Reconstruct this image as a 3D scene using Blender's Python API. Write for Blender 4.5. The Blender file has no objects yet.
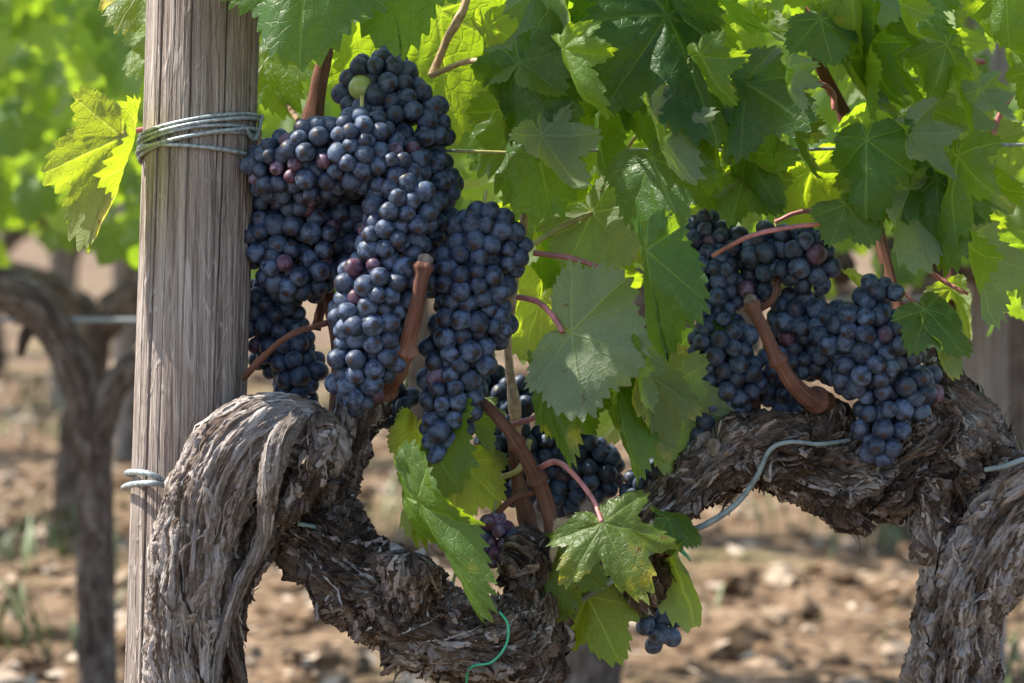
import bpy, math, random
import numpy as np
from mathutils import Vector, Matrix

# ------------------------------------------------------------------ camera, sky, sun, exposure
scn = bpy.context.scene
COL = scn.collection
CAM = np.array([0.0, -2.5, 0.77])
FPX = 3000.0
PITCH = math.atan(141.0 / FPX)
cd = bpy.data.cameras.new('camera'); cam = bpy.data.objects.new('camera', cd); COL.objects.link(cam)
cam.location = CAM; cam.rotation_euler = (math.pi / 2 - PITCH, 0, 0)
cd.sensor_width = 36.0; cd.lens = FPX * 36.0 / 1024.0
cd.clip_start = 0.05; cd.clip_end = 500
cd.dof.use_dof = True; cd.dof.focus_distance = 2.45; cd.dof.aperture_fstop = 7.0; cd.dof.aperture_blades = 8
scn.camera = cam

SUN = np.array([-0.60, 0.06, 0.80]); SUN /= np.linalg.norm(SUN)
w = bpy.data.worlds.new('World'); scn.world = w; w.use_nodes = True
nt = w.node_tree; bg = nt.nodes['Background']; sky = nt.nodes.new('ShaderNodeTexSky')
sky.sky_type = 'NISHITA'; sky.sun_disc = False
sky.sun_elevation = math.asin(SUN[2]); sky.sun_rotation = math.atan2(SUN[0], SUN[1])
nt.links.new(sky.outputs[0], bg.inputs[0]); bg.inputs[1].default_value = 0.15
sl = bpy.data.lights.new('sun', 'SUN'); sl.energy = 5.0; sl.angle = math.radians(0.53); sl.color = (1.0, 0.94, 0.84)
so = bpy.data.objects.new('sun', sl); COL.objects.link(so); so.location = (-3, -2, 8)
so.rotation_euler = Vector(SUN).to_track_quat('Z', 'Y').to_euler()
vs = scn.view_settings; vs.view_transform = 'Standard'; vs.look = 'None'; vs.gamma = 1.0; vs.use_curve_mapping = False
vs.exposure = 1.36
scn.cycles.use_denoising = True
scn.cycles.max_bounces = 8; scn.cycles.transmission_bounces = 6; scn.cycles.diffuse_bounces = 4

rng = np.random.default_rng(11)
random.seed(5)
S = 1.0 / 1200.0                                   # metres per pixel in the plane of the near row
CT, ST = math.cos(PITCH), math.sin(PITCH)

def P(px, py, y=0.0):
    """point of the vertical plane Y=y that lies behind pixel (px, py)"""
    dx, dz = (px - 512) / FPX, -(py - 341.5) / FPX
    d = np.array([dx, CT + dz * ST, -ST + dz * CT])
    t = (y - CAM[1]) / d[1]
    return CAM + d * t

def PIX(p):
    q = np.asarray(p) - CAM
    zc = q[..., 1] * CT - q[..., 2] * ST
    yc = q[..., 1] * ST + q[..., 2] * CT
    return 512 + FPX * q[..., 0] / zc, 341.5 - FPX * yc / zc, zc

# ------------------------------------------------------------------ numpy noise
def _hash(ix, iy, iz):
    h = (ix.astype(np.int64) * 374761393 + iy.astype(np.int64) * 668265263 + iz.astype(np.int64) * 2147483647) & 0xFFFFFFFF
    h = ((h ^ (h >> 13)) * 1274126177) & 0xFFFFFFFF
    h = (h ^ (h >> 16)) & 0xFFFFFF
    return h / float(0xFFFFFF)

def noise(x, y, z):
    x, y, z = np.broadcast_arrays(np.asarray(x, float), np.asarray(y, float), np.asarray(z, float))
    ix, iy, iz = np.floor(x), np.floor(y), np.floor(z)
    fx, fy, fz = x - ix, y - iy, z - iz
    fx, fy, fz = [f * f * f * (f * (f * 6 - 15) + 10) for f in (fx, fy, fz)]
    r = 0
    for a in (0, 1):
        for b in (0, 1):
            for c in (0, 1):
                r = r + _hash(ix + a, iy + b, iz + c) * (fx if a else 1 - fx) * (fy if b else 1 - fy) * (fz if c else 1 - fz)
    return r * 2 - 1

def fbm(x, y, z, o=3):
    s, a, t = 0, 1.0, 0
    for i in range(o):
        s = s + a * noise(x * 2**i + 7 * i, y * 2**i + 3 * i, z * 2**i); t += a; a *= .5
    return s / t

# ------------------------------------------------------------------ object helpers
def link(name, data, mat=None, parent=None, smooth=True):
    o = bpy.data.objects.new(name, data); COL.objects.link(o)
    if mat is not None and len(data.materials) == 0: data.materials.append(mat)
    if parent is not None: o.parent = parent
    return o

def empty(name, loc=(0, 0, 0)):
    o = bpy.data.objects.new(name, None); COL.objects.link(o); o.location = loc; o.empty_display_size = .05
    return o

def tag(o, label=None, cat=None, group=None, kind=None):
    for k, v in (('label', label), ('category', cat), ('group', group), ('kind', kind)):
        if v: o[k] = v
    return o

class MB:
    """collects vertices, faces and attributes for ONE mesh"""
    def __init__(s): s.v, s.f, s.n, s.att = [], [], 0, {}
    def add(s, v, f, **att):
        v = np.asarray(v, float).reshape(-1, 3)
        f = [tuple(int(i) + s.n for i in q) for q in f]
        for k, a in att.items():
            a = np.asarray(a, float)
            s.att.setdefault(k, []).append((s.n, np.broadcast_to(a, (len(v),) + a.shape[1:]) if a.ndim != 1 or len(a) != 3 or len(v) == 3 else np.broadcast_to(a, (len(v), 3))))
        s.v.append(v); s.f += f; s.n += len(v)
    def mesh(s, name, smooth=True):
        me = bpy.data.meshes.new(name)
        V = np.concatenate(s.v) if s.v else np.zeros((0, 3))
        me.from_pydata(V.tolist(), [], s.f)
        for k, chunks in s.att.items():
            vec = chunks[0][1].ndim == 2
            A = np.zeros((s.n, 3) if vec else (s.n,), np.float32)
            for st, a in chunks: A[st:st + len(a)] = a
            at = me.attributes.new(k, 'FLOAT_VECTOR' if vec else 'FLOAT', 'POINT')
            at.data.foreach_set('vector' if vec else 'value', A.ravel())
        if smooth: me.polygons.foreach_set('use_smooth', np.ones(len(me.polygons), bool))
        me.update()
        return me
    def build(s, name, mat, parent=None, origin=None, smooth=True):
        if origin is not None:
            s.v = [v - np.asarray(origin) for v in s.v]
        me = s.mesh(name, smooth)
        o = link(name, me, mat, None)
        if origin is not None: o.location = origin
        if parent is not None:
            o.parent = parent
            o.matrix_parent_inverse = Matrix.Translation(parent.location).inverted()
        return o

def curve_pts(pts, n):
    """Catmull-Rom through rows of pts, n samples spaced evenly by length of first 3 columns"""
    p = np.asarray(pts, float)
    if len(p) == 2:
        t = np.linspace(0, 1, n)[:, None]; return p[0] * (1 - t) + p[1] * t
    q = np.vstack([2 * p[0] - p[1], p, 2 * p[-1] - p[-2]])
    out = []
    for i in range(len(p) - 1):
        a, b, c, d = q[i:i + 4]
        t = np.linspace(0, 1, 40, endpoint=False)[:, None]
        out.append(.5 * ((2 * b) + (-a + c) * t + (2 * a - 5 * b + 4 * c - d) * t**2 + (-a + 3 * b - 3 * c + d) * t**3))
    out = np.vstack(out + [p[-1:]])
    L = np.concatenate([[0], np.cumsum(np.linalg.norm(np.diff(out[:, :3], axis=0), axis=1))])
    s = np.linspace(0, L[-1], n)
    return np.stack([np.interp(s, L, out[:, k]) for k in range(out.shape[1])], 1)

def frames(c):
    T = np.gradient(c, axis=0); T /= np.linalg.norm(T, axis=1)[:, None] + 1e-12
    A = np.zeros_like(c)
    a = np.array([0, -1.0, 0]); a = a - T[0] * a.dot(T[0])
    if np.linalg.norm(a) < 1e-3: a = np.array([1.0, 0, 0]) - T[0] * T[0][0]
    for i in range(len(c)):
        a = a - T[i] * a.dot(T[i]); a /= np.linalg.norm(a); A[i] = a
    return T, A, np.cross(T, A)

def grid_faces(nu, nv, wrap=True):
    f = []
    for i in range(nu - 1):
        for j in range(nv if wrap else nv - 1):
            k = (j + 1) % nv
            f.append((i * nv + j, i * nv + k, (i + 1) * nv + k, (i + 1) * nv + j))
    return f

def tube(mb, pts, nr=8, n=None, taper_ends=False, bump=0.0, **att):
    """pts rows: x y z r"""
    p = np.asarray(pts, float)
    if n is None: n = max(4, 8 * (len(p) - 1))
    c = curve_pts(p, n); T, A, B = frames(c[:, :3])
    v = np.arange(nr) / nr * 2 * math.pi
    r = c[:, 3].copy()
    if taper_ends: r[0] *= .3; r[-1] *= .3
    R = r[:, None] * np.ones(nr)
    if bump:
        u = np.linspace(0, 1, n)
        R *= 1 + bump * noise(np.cos(v)[None] * 1.5, np.sin(v)[None] * 1.5, c[:, 2:3] * 60 + c[:, :1] * 60)
    X = c[:, None, :3] + R[:, :, None] * (np.cos(v)[None, :, None] * A[:, None] + np.sin(v)[None, :, None] * B[:, None])
    f = grid_faces(n, nr); f.append(tuple(range(nr - 1, -1, -1))); f.append(tuple((n - 1) * nr + j for j in range(nr)))
    mb.add(X.reshape(-1, 3), f, **{k: np.full(n * nr, a) for k, a in att.items()})

def pt(px, py, r, y): return [*P(px, py, y), r * S * (y + 2.5) / 2.5]

# ------------------------------------------------------------------ node helpers
class NT:
    def __init__(s, name):
        s.m = bpy.data.materials.new(name); s.m.use_nodes = True; s.t = s.m.node_tree
        s.t.nodes.clear(); s.out = s.t.nodes.new('ShaderNodeOutputMaterial')
    def N(s, typ, props=None, **inp):
        n = s.t.nodes.new('ShaderNode' + typ)
        for k, v in (props or {}).items(): setattr(n, k, v)
        for k, v in inp.items(): s.set(n, k, v)
        return n
    def set(s, n, k, v):
        i = n.inputs[int(k[1:])] if k[0] == 'i' and k[1:].isdigit() else n.inputs[k.replace('_', ' ')]
        if hasattr(v, 'is_output') or isinstance(v, bpy.types.NodeSocket): s.t.links.new(v, i)
        elif isinstance(v, tuple) and len(v) == 3 and i.type == 'RGBA': i.default_value = (*v, 1)
        else: i.default_value = v
    def M(s, op, a, b=0.0, c=None, clamp=False):
        n = s.N('Math', {'operation': op, 'use_clamp': clamp}, i0=a, i1=b)
        if c is not None: s.set(n, 'i2', c)
        return n.outputs[0]
    def mix(s, fac, a, b, blend='MIX'):
        n = s.t.nodes.new('ShaderNodeMix'); n.data_type = 'RGBA'; n.blend_type = blend
        s.set(n, 'i0', fac); s.set(n, 'i6', a); s.set(n, 'i7', b)
        return n.outputs[2]
    def rng(s, v, a, b, c=0.0, d=1.0):
        return s.N('MapRange', {'interpolation_type': 'SMOOTHSTEP'}, i0=v, i1=a, i2=b, i3=c, i4=d).outputs[0]
    def ramp(s, fac, stops):
        n = s.N('ValToRGB', i0=fac); e = n.color_ramp.elements
        while len(e) < len(stops): e.new(0.5)
        for x, (p, c) in zip(e, stops): x.position = p; x.color = (*c, 1)
        return n.outputs[0]
    def noise(s, vec, scale, detail=4, rough=.55, dist=0.0):
        return s.N('TexNoise', Vector=vec, Scale=scale, Detail=detail, Roughness=rough, Distortion=dist).outputs[0]
    def attr(s, name, out='Fac'): return s.N('Attribute', {'attribute_name': name}).outputs[out]
    def vmul(s, v, k):
        n = s.N('VectorMath', {'operation': 'MULTIPLY'}, i0=v); n.inputs[1].default_value = k; return n.outputs[0]
    def vadd(s, v, k):
        n = s.N('VectorMath', {'operation': 'ADD'}, i0=v); s.set(n, 'i1', k); return n.outputs[0]
    def bump(s, h, strength, dist, normal=None):
        n = s.N('Bump', Height=h, Strength=strength, Distance=dist)
        if normal is not None: s.set(n, 'Normal', normal)
        return n.outputs[0]
    def done(s, shader): s.t.links.new(shader, s.out.inputs[0]); return s.m

def simple_mat(name, col, rough=.5, metal=0.0, var=.25, scale=60.0, bump=0.15):
    t = NT(name); co = t.N('TexCoord').outputs['Object']
    n = t.noise(co, scale, 5)
    c = t.mix(t.rng(n, .3, .7), tuple(x * (1 - var) for x in col), tuple(min(1, x * (1 + var)) for x in col))
    b = t.N('BsdfPrincipled', Base_Color=c, Roughness=rough, Metallic=metal, Normal=t.bump(n, bump, .002))
    return t.done(b.outputs[0])

def leaf_mat(name, top, under, trans, yellow=0.0, spots=0.0, merged=False, gloss=.42):
    """vine leaf: veined, darker glossy upper side, pale matt underside, light passes through"""
    t = NT(name)
    uv = t.N('UVMap').outputs[0]
    q = t.vmul(t.vadd(uv, (-.5, -.5, 0)), (4, 4, 0))
    sp = t.N('SeparateXYZ', i0=q); x, y = sp.outputs[0], sp.outputs[1]
    r = t.M('SQRT', t.M('ADD', t.M('MULTIPLY', x, x), t.M('MULTIPLY', y, y)))
    a = t.M('ARCTAN2', x, y)
    st = math.radians(54)
    b = t.M('SUBTRACT', a, t.M('MULTIPLY', t.M('ROUND', t.M('DIVIDE', a, st)), st))
    u = t.M('MULTIPLY', r, t.M('COSINE', b)); v = t.M('ABSOLUTE', t.M('MULTIPLY', r, t.M('SINE', b)))
    wd = t.M('MAXIMUM', t.M('MULTIPLY_ADD', u, -.013, .016), .003)
    main = t.rng(t.M('DIVIDE', v, wd), .6, 1.4, 1, 0)
    sec = t.M('DIVIDE', t.M('SUBTRACT', u, t.M('MULTIPLY', v, .85)), .15)
    fr = t.M('ABSOLUTE', t.M('SUBTRACT', t.M('FRACT', sec), .5))
    second = t.M('MULTIPLY', t.rng(fr, .455, .49), t.rng(v, .0, .25, 1, .35))
    vein = t.M('MAXIMUM', main, t.M('MULTIPLY', second, .45))
    vor = t.N('TexVoronoi', {'feature': 'DISTANCE_TO_EDGE'}, Vector=q, Scale=11.0).outputs['Distance']
    net = t.rng(vor, .0, .09, 1, 0)
    if merged: rnd = t.attr('rnd')
    else: rnd = t.N('ObjectInfo').outputs['Random']
    nz = t.noise(t.vadd(q, t.N('CombineXYZ', i2=t.M('MULTIPLY', rnd, 40)).outputs[0]), 1.6, 5, .6)
    nz2 = t.noise(t.vadd(q, t.N('CombineXYZ', i2=t.M('MULTIPLY', rnd, 70)).outputs[0]), 7.0, 4, .6)
    back = t.N('NewGeometry').outputs['Backfacing']
    k = lambda c, f: tuple(min(1, z * f) for z in c)
    ctop = t.mix(t.M('ADD', t.M('MULTIPLY', nz, .6), t.M('MULTIPLY', rnd, .4)), k(top, .72), (top[0] * 1.45, top[1] * 1.25, top[2] * 1.0))
    ctop = t.mix(t.M('MULTIPLY', vein, .45), ctop, (.15, .23, .07))
    cund = t.mix(nz2, k(under, .85), k(under, 1.15)); cund = t.mix(t.M('MULTIPLY', vein, .6), cund, (.26, .30, .16))
    ctr = t.mix(t.M('ADD', t.M('MULTIPLY', nz, .5), t.M('MULTIPLY', rnd, .5)), k(trans, .75), (min(1, trans[0] * 1.35), trans[1] * 1.1, trans[2]))
    ctr = t.mix(t.M('MULTIPLY', net, .15), ctr, k(trans, .45))
    ctr = t.mix(t.M('MULTIPLY', vein, .75), ctr, (min(1, trans[0] * 1.5), min(1, trans[1] * 1.25), trans[2] * 2.5))
    if yellow:
        ym = t.rng(t.M('ADD', nz, t.M('MULTIPLY', r, .2)), .78 - yellow * .2, 1.0 - yellow * .2)
        ctop = t.mix(ym, ctop, (.42, .36, .04)); cund = t.mix(ym, cund, (.40, .36, .08)); ctr = t.mix(ym, ctr, (.80, .66, .03))
    if spots:
        sm = t.M('MULTIPLY', t.rng(t.noise(t.vadd(q, (3.3, 1.7, 0)), 5.0, 5, .65), .70 - spots * .12, .76 - spots * .12), t.rng(nz, .35, .6))
        ctop = t.mix(sm, ctop, (.12, .045, .015)); cund = t.mix(sm, cund, (.14, .06, .03)); ctr = t.mix(sm, ctr, (.16, .05, .01))
    col = t.mix(back, ctop, cund)
    h = t.M('ADD', t.M('MULTIPLY', vein, -.8), t.M('ADD', t.M('MULTIPLY', net, -.25), t.M('MULTIPLY', nz2, 1.2)))
    nrm = t.bump(h, .4, .0035)
    rough = t.M('ADD', t.M('MULTIPLY', back, .3), t.M('MULTIPLY_ADD', nz2, .25, gloss - .12))
    pb = t.N('BsdfPrincipled', Base_Color=col, Roughness=rough, Normal=nrm); pb.inputs['Specular IOR Level'].default_value = .45
    tr = t.N('BsdfTranslucent', Color=ctr, Normal=nrm)
    m = t.N('MixShader', i0=.54, i1=pb.outputs[0], i2=tr.outputs[0])
    return t.done(m.outputs[0])

def grape_mat(name, merged, base=(.007, .009, .018), bloom=(.085, .118, .19), red=(.10, .012, .03)):
    t = NT(name)
    co = t.N('TexCoord').outputs['Object'] if not merged else t.attr('gco', 'Vector')
    rnd = t.attr('rnd') if merged else t.N('ObjectInfo').outputs['Random']
    co = t.vadd(co, t.N('CombineXYZ', i0=t.M('MULTIPLY', rnd, 9.0)).outputs[0])
    n1 = t.noise(co, 1.1, 4, .65); n2 = t.noise(co, 5.0, 4, .7)
    redm = t.rng(t.M('FRACT', t.M('MULTIPLY', rnd, 13.7)), .985, 1.01)
    c = t.mix(redm, base, red)
    bl = t.M('MULTIPLY', t.rng(t.M('ADD', t.M('MULTIPLY', n1, .8), t.M('MULTIPLY', n2, .3)), .42, .66, .10, .95), t.M('MULTIPLY_ADD', rnd, .75, .38))
    bl = t.M('MULTIPLY', bl, t.M('MULTIPLY_ADD', redm, -.6, 1.0))
    c = t.mix(bl, c, bloom)
    lz = t.attr('lz')
    spot = t.rng(lz, .945, .975)
    ring = t.M('MULTIPLY', t.rng(lz, .86, .93), t.M('SUBTRACT', 1.0, spot))
    c = t.mix(t.M('MULTIPLY', ring, .55), c, (.02, .016, .022))
    c = t.mix(spot, c, (.035, .02, .014))
    b = t.N('BsdfPrincipled', Base_Color=c, Roughness=t.M('MULTIPLY_ADD', bl, .30, .36), Normal=t.bump(n2, .1, .05))
    b.inputs['Specular IOR Level'].default_value = .34
    return t.done(b.outputs[0])

def bark_mat(name, dark=(.022, .014, .010), mid=(.125, .088, .066), light=(.40, .35, .315), bump=1.0):
    t = NT(name); co = t.attr('bark_co', 'Vector'); tone = t.attr('tone')
    n1 = t.noise(co, 110, 6, .7, .5); n2 = t.noise(co, 520, 4, .65); n3 = t.noise(t.N('TexCoord').outputs['Object'], 18, 4)
    f = t.M('ADD', t.M('MULTIPLY', n1, .55), t.M('ADD', t.M('MULTIPLY', n2, .35), t.M('MULTIPLY', t.M('SUBTRACT', tone, .5), .45)))
    f = t.M('ADD', f, t.M('MULTIPLY', t.M('SUBTRACT', n3, .5), .5))
    c = t.ramp(f, [(.26, dark), (.46, mid), (.68, light)])
    h = t.M('ADD', t.M('MULTIPLY', n1, 1.0), t.M('MULTIPLY', n2, .6))
    b = t.N('BsdfPrincipled', Base_Color=c, Roughness=.9, Normal=t.bump(h, bump, .006 * bump)); b.inputs['Specular IOR Level'].default_value = .2
    return t.done(b.outputs[0])

def wood_mat():
    t = NT('weathered_wood'); co = t.N('TexCoord').outputs['Object']
    fib = t.noise(t.vmul(co, (1, 1, .02)), 420, 4, .6)
    wide = t.noise(t.vmul(co, (1, 1, .05)), 90, 4, .6, .6)
    wv = t.noise(t.vmul(co, (1, 1, .13)), 38, 2, .5, .3)
    ringv = t.M('SINE', t.M('MULTIPLY', wv, 95.0)); grain = t.rng(ringv, .55, 1.0)
    pat = t.noise(t.vmul(co, (1, 1, .35)), 14, 3)
    c = t.ramp(t.M('ADD', t.M('MULTIPLY', fib, .5), t.M('MULTIPLY', wide, .5)), [(.36, (.095, .070, .056)), (.5, (.25, .200, .170)), (.64, (.43, .37, .32))])
    c = t.mix(t.M('MULTIPLY', grain, t.M('MULTIPLY', t.rng(pat, .42, .6), .55)), c, (.47, .42, .37))
    c = t.mix(t.rng(t.noise(co, 9, 3), .45, .7, 0, .35), c, (.20, .14, .115))
    crack = t.attr('crack'); c = t.mix(crack, c, (.05, .036, .028))
    h = t.M('ADD', t.M('MULTIPLY', fib, 1.0), t.M('ADD', t.M('MULTIPLY', wide, .8), t.M('MULTIPLY', grain, .25)))
    b = t.N('BsdfPrincipled', Base_Color=c, Roughness=.82, Normal=t.bump(h, .9, .005)); b.inputs['Specular IOR Level'].default_value = .25
    return t.done(b.outputs[0])

def soil_mat(name='soil', rock=False):
    t = NT(name); co = t.N('TexCoord').outputs['Object']
    n = t.noise(co, 6.0, 6, .65); n2 = t.noise(co, 35, 5, .65); n3 = t.noise(co, .7, 3)
    f = t.M('ADD', t.M('MULTIPLY', n, .5), t.M('MULTIPLY', n2, .5))
    c = t.ramp(f, [(.40, (.048, .030, .018)), (.51, (.145, .094, .058)), (.65, (.34, .245, .163))])
    if rock:
        c = t.mix(t.rng(t.attr('rnd'), .6, 1.0), c, (.42, .335, .26)); 
    else:
        c = t.mix(t.rng(n3, .52, .66, 0, .35), c, (.20, .19, .075))
    b = t.N('BsdfPrincipled', Base_Color=c, Roughness=.95, Normal=t.bump(f, .8, .03)); b.inputs['Specular IOR Level'].default_value = .15
    return t.done(b.outputs[0])

MAT = dict(
    bark=bark_mat('vine_bark'),
    bark_far=bark_mat('old_bark', (.050, .036, .028), (.14, .10, .078), (.30, .24, .20)),
    wood=wood_mat(), soil=soil_mat(), rock=soil_mat('clod_soil', True),
    zinc=simple_mat('galvanized_wire', (.26, .29, .30), .5, .4, .4, 300),
    green_tie=simple_mat('green_plastic', (.02, .28, .15), .4, 0, .15, 80),
    tube=simple_mat('grey_blue_plastic', (.15, .185, .18), .6, 0, .3, 120),
    stake=simple_mat('green_grey_metal', (.17, .24, .21), .6, .2, .3, 90),
    cane=bark_mat('ripe_cane', (.060, .026, .018), (.165, .075, .050), (.30, .17, .12), .7),
    cane_pale=simple_mat('pale_cane', (.38, .26, .15), .6, 0, .35, 160, .3),
    petiole=simple_mat('red_petiole', (.36, .13, .12), .5, 0, .35, 60),
    petiole_green=simple_mat('green_petiole', (.33, .30, .10), .5, 0, .35, 60),
    cut=simple_mat('cut_wood', (.15, .11, .085), .8, 0, .4, 200),
    grape=grape_mat('grape_skin', False), grape_m=grape_mat('grape_skin_inner', True),
    red_grape=grape_mat('red_grape_skin', False, (.055, .010, .02), (.16, .12, .18), (.20, .02, .035)),
    unripe=simple_mat('unripe_grape_skin', (.26, .30, .09), .35, 0, .15, 200, .05),
    leaf=leaf_mat('vine_leaf_green', (.032, .088, .022), (.17, .22, .13), (.33, .57, .015)),
    leaf_y=leaf_mat('vine_leaf_yellowing', (.065, .120, .025), (.17, .20, .08), (.34, .48, .02), yellow=.75, spots=.85),
    leaf_s=leaf_mat('vine_leaf_spotted', (.045, .100, .028), (.19, .23, .14), (.35, .56, .02), yellow=.35, spots=.6),
    leaf_light=leaf_mat('vine_leaf_sunlit', (.070, .145, .030), (.19, .24, .13), (.42, .64, .015), yellow=.15, spots=.1, gloss=.5),  # green leaf lightened as if sunlit; the light is in its colour
    leaf_dry=leaf_mat('dry_or_sunlit_leaf', (.42, .36, .27), (.46, .41, .33), (.42, .34, .2), spots=.3, gloss=.6),  # tan of the dry leaf, also used to paint a sunlit leaf bit
    foliage=leaf_mat('vine_foliage', (.055, .115, .03), (.22, .27, .15), (.40, .66, .03), yellow=.15, merged=True, gloss=.36),
)

# ------------------------------------------------------------------ ground, clods, weeds
def ground():
    xs = np.concatenate([-np.geomspace(60, 4.2, 24), np.linspace(-4, 4, 130), np.geomspace(4.2, 60, 24)])
    ys = np.concatenate([np.linspace(-9, 1.0, 24), np.linspace(1.1, 9, 170), np.geomspace(9.2, 120, 60)])
    X, Y = np.meshgrid(xs, ys)
    Z = .035 * fbm(X * 2.1, Y * 2.1, 0 * X, 4) + .02 * np.maximum(0, fbm(X * 9, Y * 9, 0 * X + 5, 2))
    Z = Z - .03 - .0 * Y
    mb = MB(); mb.add(np.stack([X, Y, Z], -1).reshape(-1, 3), grid_faces(len(ys), len(xs), False))
    tag(mb.build('ground', MAT['soil']), kind='structure')
ground()

def ico(sub):
    import bmesh
    bm = bmesh.new(); bmesh.ops.create_icosphere(bm, subdivisions=sub, radius=1.0)
    v = np.array([x.co[:] for x in bm.verts]); f = [tuple(z.index for z in q.verts) for q in bm.faces]; bm.free()
    return v, f

def clods():
    v0, f0 = ico(2); mb = MB()
    for i in range(4200):
        y = 1.2 + 10.5 * rng.random() ** 1.3; hw = .35 + (y + 2.5) * .24
        x = rng.uniform(-hw, hw); s = .006 + .034 * rng.random() ** 4
        if rng.random() < .012: s *= 1.7
        d = v0 * (1 + .45 * noise(v0[:, 0] * 1.3 + i * 3.1, v0[:, 1] * 1.3, v0[:, 2] * 1.3))[:, None]
        d = d * s * np.array([rng.uniform(.8, 1.5), rng.uniform(.8, 1.4), rng.uniform(.5, .9)])
        a = rng.uniform(0, 6.28); c, q = math.cos(a), math.sin(a)
        d = np.stack([d[:, 0] * c - d[:, 1] * q, d[:, 0] * q + d[:, 1] * c, d[:, 2]], 1)
        mb.add(d + [x, y, s * .15 - .02], f0, rnd=np.full(len(v0), rng.random()))
    for i in range(4200):                   # dry litter: bits of leaf, straw and prunings
        y = 1.4 + 9.5 * rng.random() ** 1.3; hw = .35 + (y + 2.5) * .22
        x = rng.uniform(-hw, hw); ln, wd = (rng.uniform(.03, .12), .002) if rng.random() < .5 else (rng.uniform(.015, .05), rng.uniform(.008, .022))
        a = rng.uniform(0, 6.28); d, e = np.array([math.cos(a), math.sin(a), rng.normal() * .15]), np.array([-math.sin(a), math.cos(a), rng.normal() * .3])
        z = rng.uniform(-.012, .022); b = np.array([x, y, z])
        mb.add([b - d * ln / 2, b + e * wd, b + d * ln / 2 + [0, 0, wd * .5], b - e * wd], [(0, 1, 2, 3)], rnd=np.full(4, rng.random() * 1.3 - .1))
    o = mb.build('gravel', MAT['rock'], smooth=False)
    tag(o, 'dry clods and pale stones scattered over the brown vineyard soil', 'gravel', kind='stuff')
clods()

def weeds():
    mb = MB()
    spots = [(P(5, 560, 2.7), .22, 60), (P(20, 470, 4.0), .3, 60), (P(1000, 560, 2.4), .2, 50), (P(320, 430, 4.5), .25, 60),
             (P(60, 345, 9.0), .5, 80), (P(1010, 400, 6.0), .4, 70)]
    for _ in range(26):
        y = rng.uniform(3, 12); spots.append((np.array([rng.uniform(-.3, .3) * (y + 2.5), y, 0]), .22, 26))
    for c, rad, n in spots:
        for i in range(n):
            x, y = c[0] + rng.normal() * rad * .5, c[1] + rng.normal() * rad * .5
            h = rng.uniform(.05, .17); a = rng.uniform(0, 6.28); lean = rng.uniform(.2, .9); wd = rng.uniform(.002, .006)
            dx, dy = math.cos(a), math.sin(a)
            V = []
            for k in range(4):
                tt = k / 3; ww = wd * math.sin(math.pi * (.15 + .85 * tt)) if k < 3 else 0
                b = np.array([x + dx * lean * h * tt * tt, y + dy * lean * h * tt * tt, -.02 + h * tt])
                V += [b + [-dy * ww, dx * ww, 0], b + [dy * ww, -dx * ww, .002]]
            mb.add(V, [(0, 1, 3, 2), (2, 3, 5, 4), (4, 5, 7, 6)], rnd=np.full(8, rng.random()))
    me_o = mb.build('weeds', simple_mat('weed_green', (.10, .14, .05), .6, 0, .5, 9))
    tag(me_o, 'low green weeds growing in tufts on the dry soil', 'weeds', kind='stuff')
weeds()

# ------------------------------------------------------------------ vine leaf geometry
def leaf_flat(seed, depth=.33, na=216, nrings=9, teeth=True):
    """flat leaf in the unit plane, petiole junction at the origin, middle lobe along +y; returns xy, faces"""
    g = np.random.default_rng(seed)
    lob = [(-108, .66), (-54, .84), (0, 1.0), (54, .84), (108, .66)]
    lob = [(a + g.normal() * 3, l * (1 + g.normal() * .05)) for a, l in lob]
    th = np.linspace(-176, 176, na)
    R = np.zeros(na)
    for a, l in lob:
        d = np.abs(th - a) / 27.0
        R = np.maximum(R, l * (1 - depth * np.minimum(d, 2.2) ** 1.25))
    edge = np.clip((np.abs(th) - 112) / 64, 0, 1)
    R = np.maximum(R, .42) * (1 - .62 * edge ** 1.7)
    if teeth:
        bounds = [-176.0]
        while bounds[-1] < 176: bounds.append(bounds[-1] + g.uniform(5.5, 10.5))
        bounds = np.array(bounds); k = np.clip(np.searchsorted(bounds, th, 'right') - 1, 0, len(bounds) - 2)
        t = (th - bounds[k]) / (bounds[k + 1] - bounds[k])
        side = np.where(th < 0, t, 1 - t)
        tri = np.where(side < .68, side / .68, (1 - side) / .32)
        amp = (.055 + .045 * g.random(len(bounds)))[k]
        R = R * (1 + amp * (tri - .45) * 1.6)
    fr = np.linspace(0, 1, nrings + 1)[1:] ** .85
    th = np.radians(th)
    xy = [np.zeros((1, 2))]
    for q in fr:
        rr = R * q if q > .9 else (R * .25 + .75 * np.convolve(np.pad(R, 6, 'edge'), np.ones(13) / 13, 'valid')) * q
        xy.append(np.stack([rr * np.sin(th), rr * np.cos(th)], 1))
    f = [(0, 1 + j + 1, 1 + j) for j in range(na - 1)]
    for i in range(nrings - 1):
        a, b = 1 + i * na, 1 + (i + 1) * na
        f += [(a + j, a + j + 1, b + j + 1, b + j) for j in range(na - 1)]
    return np.vstack(xy), f

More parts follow.
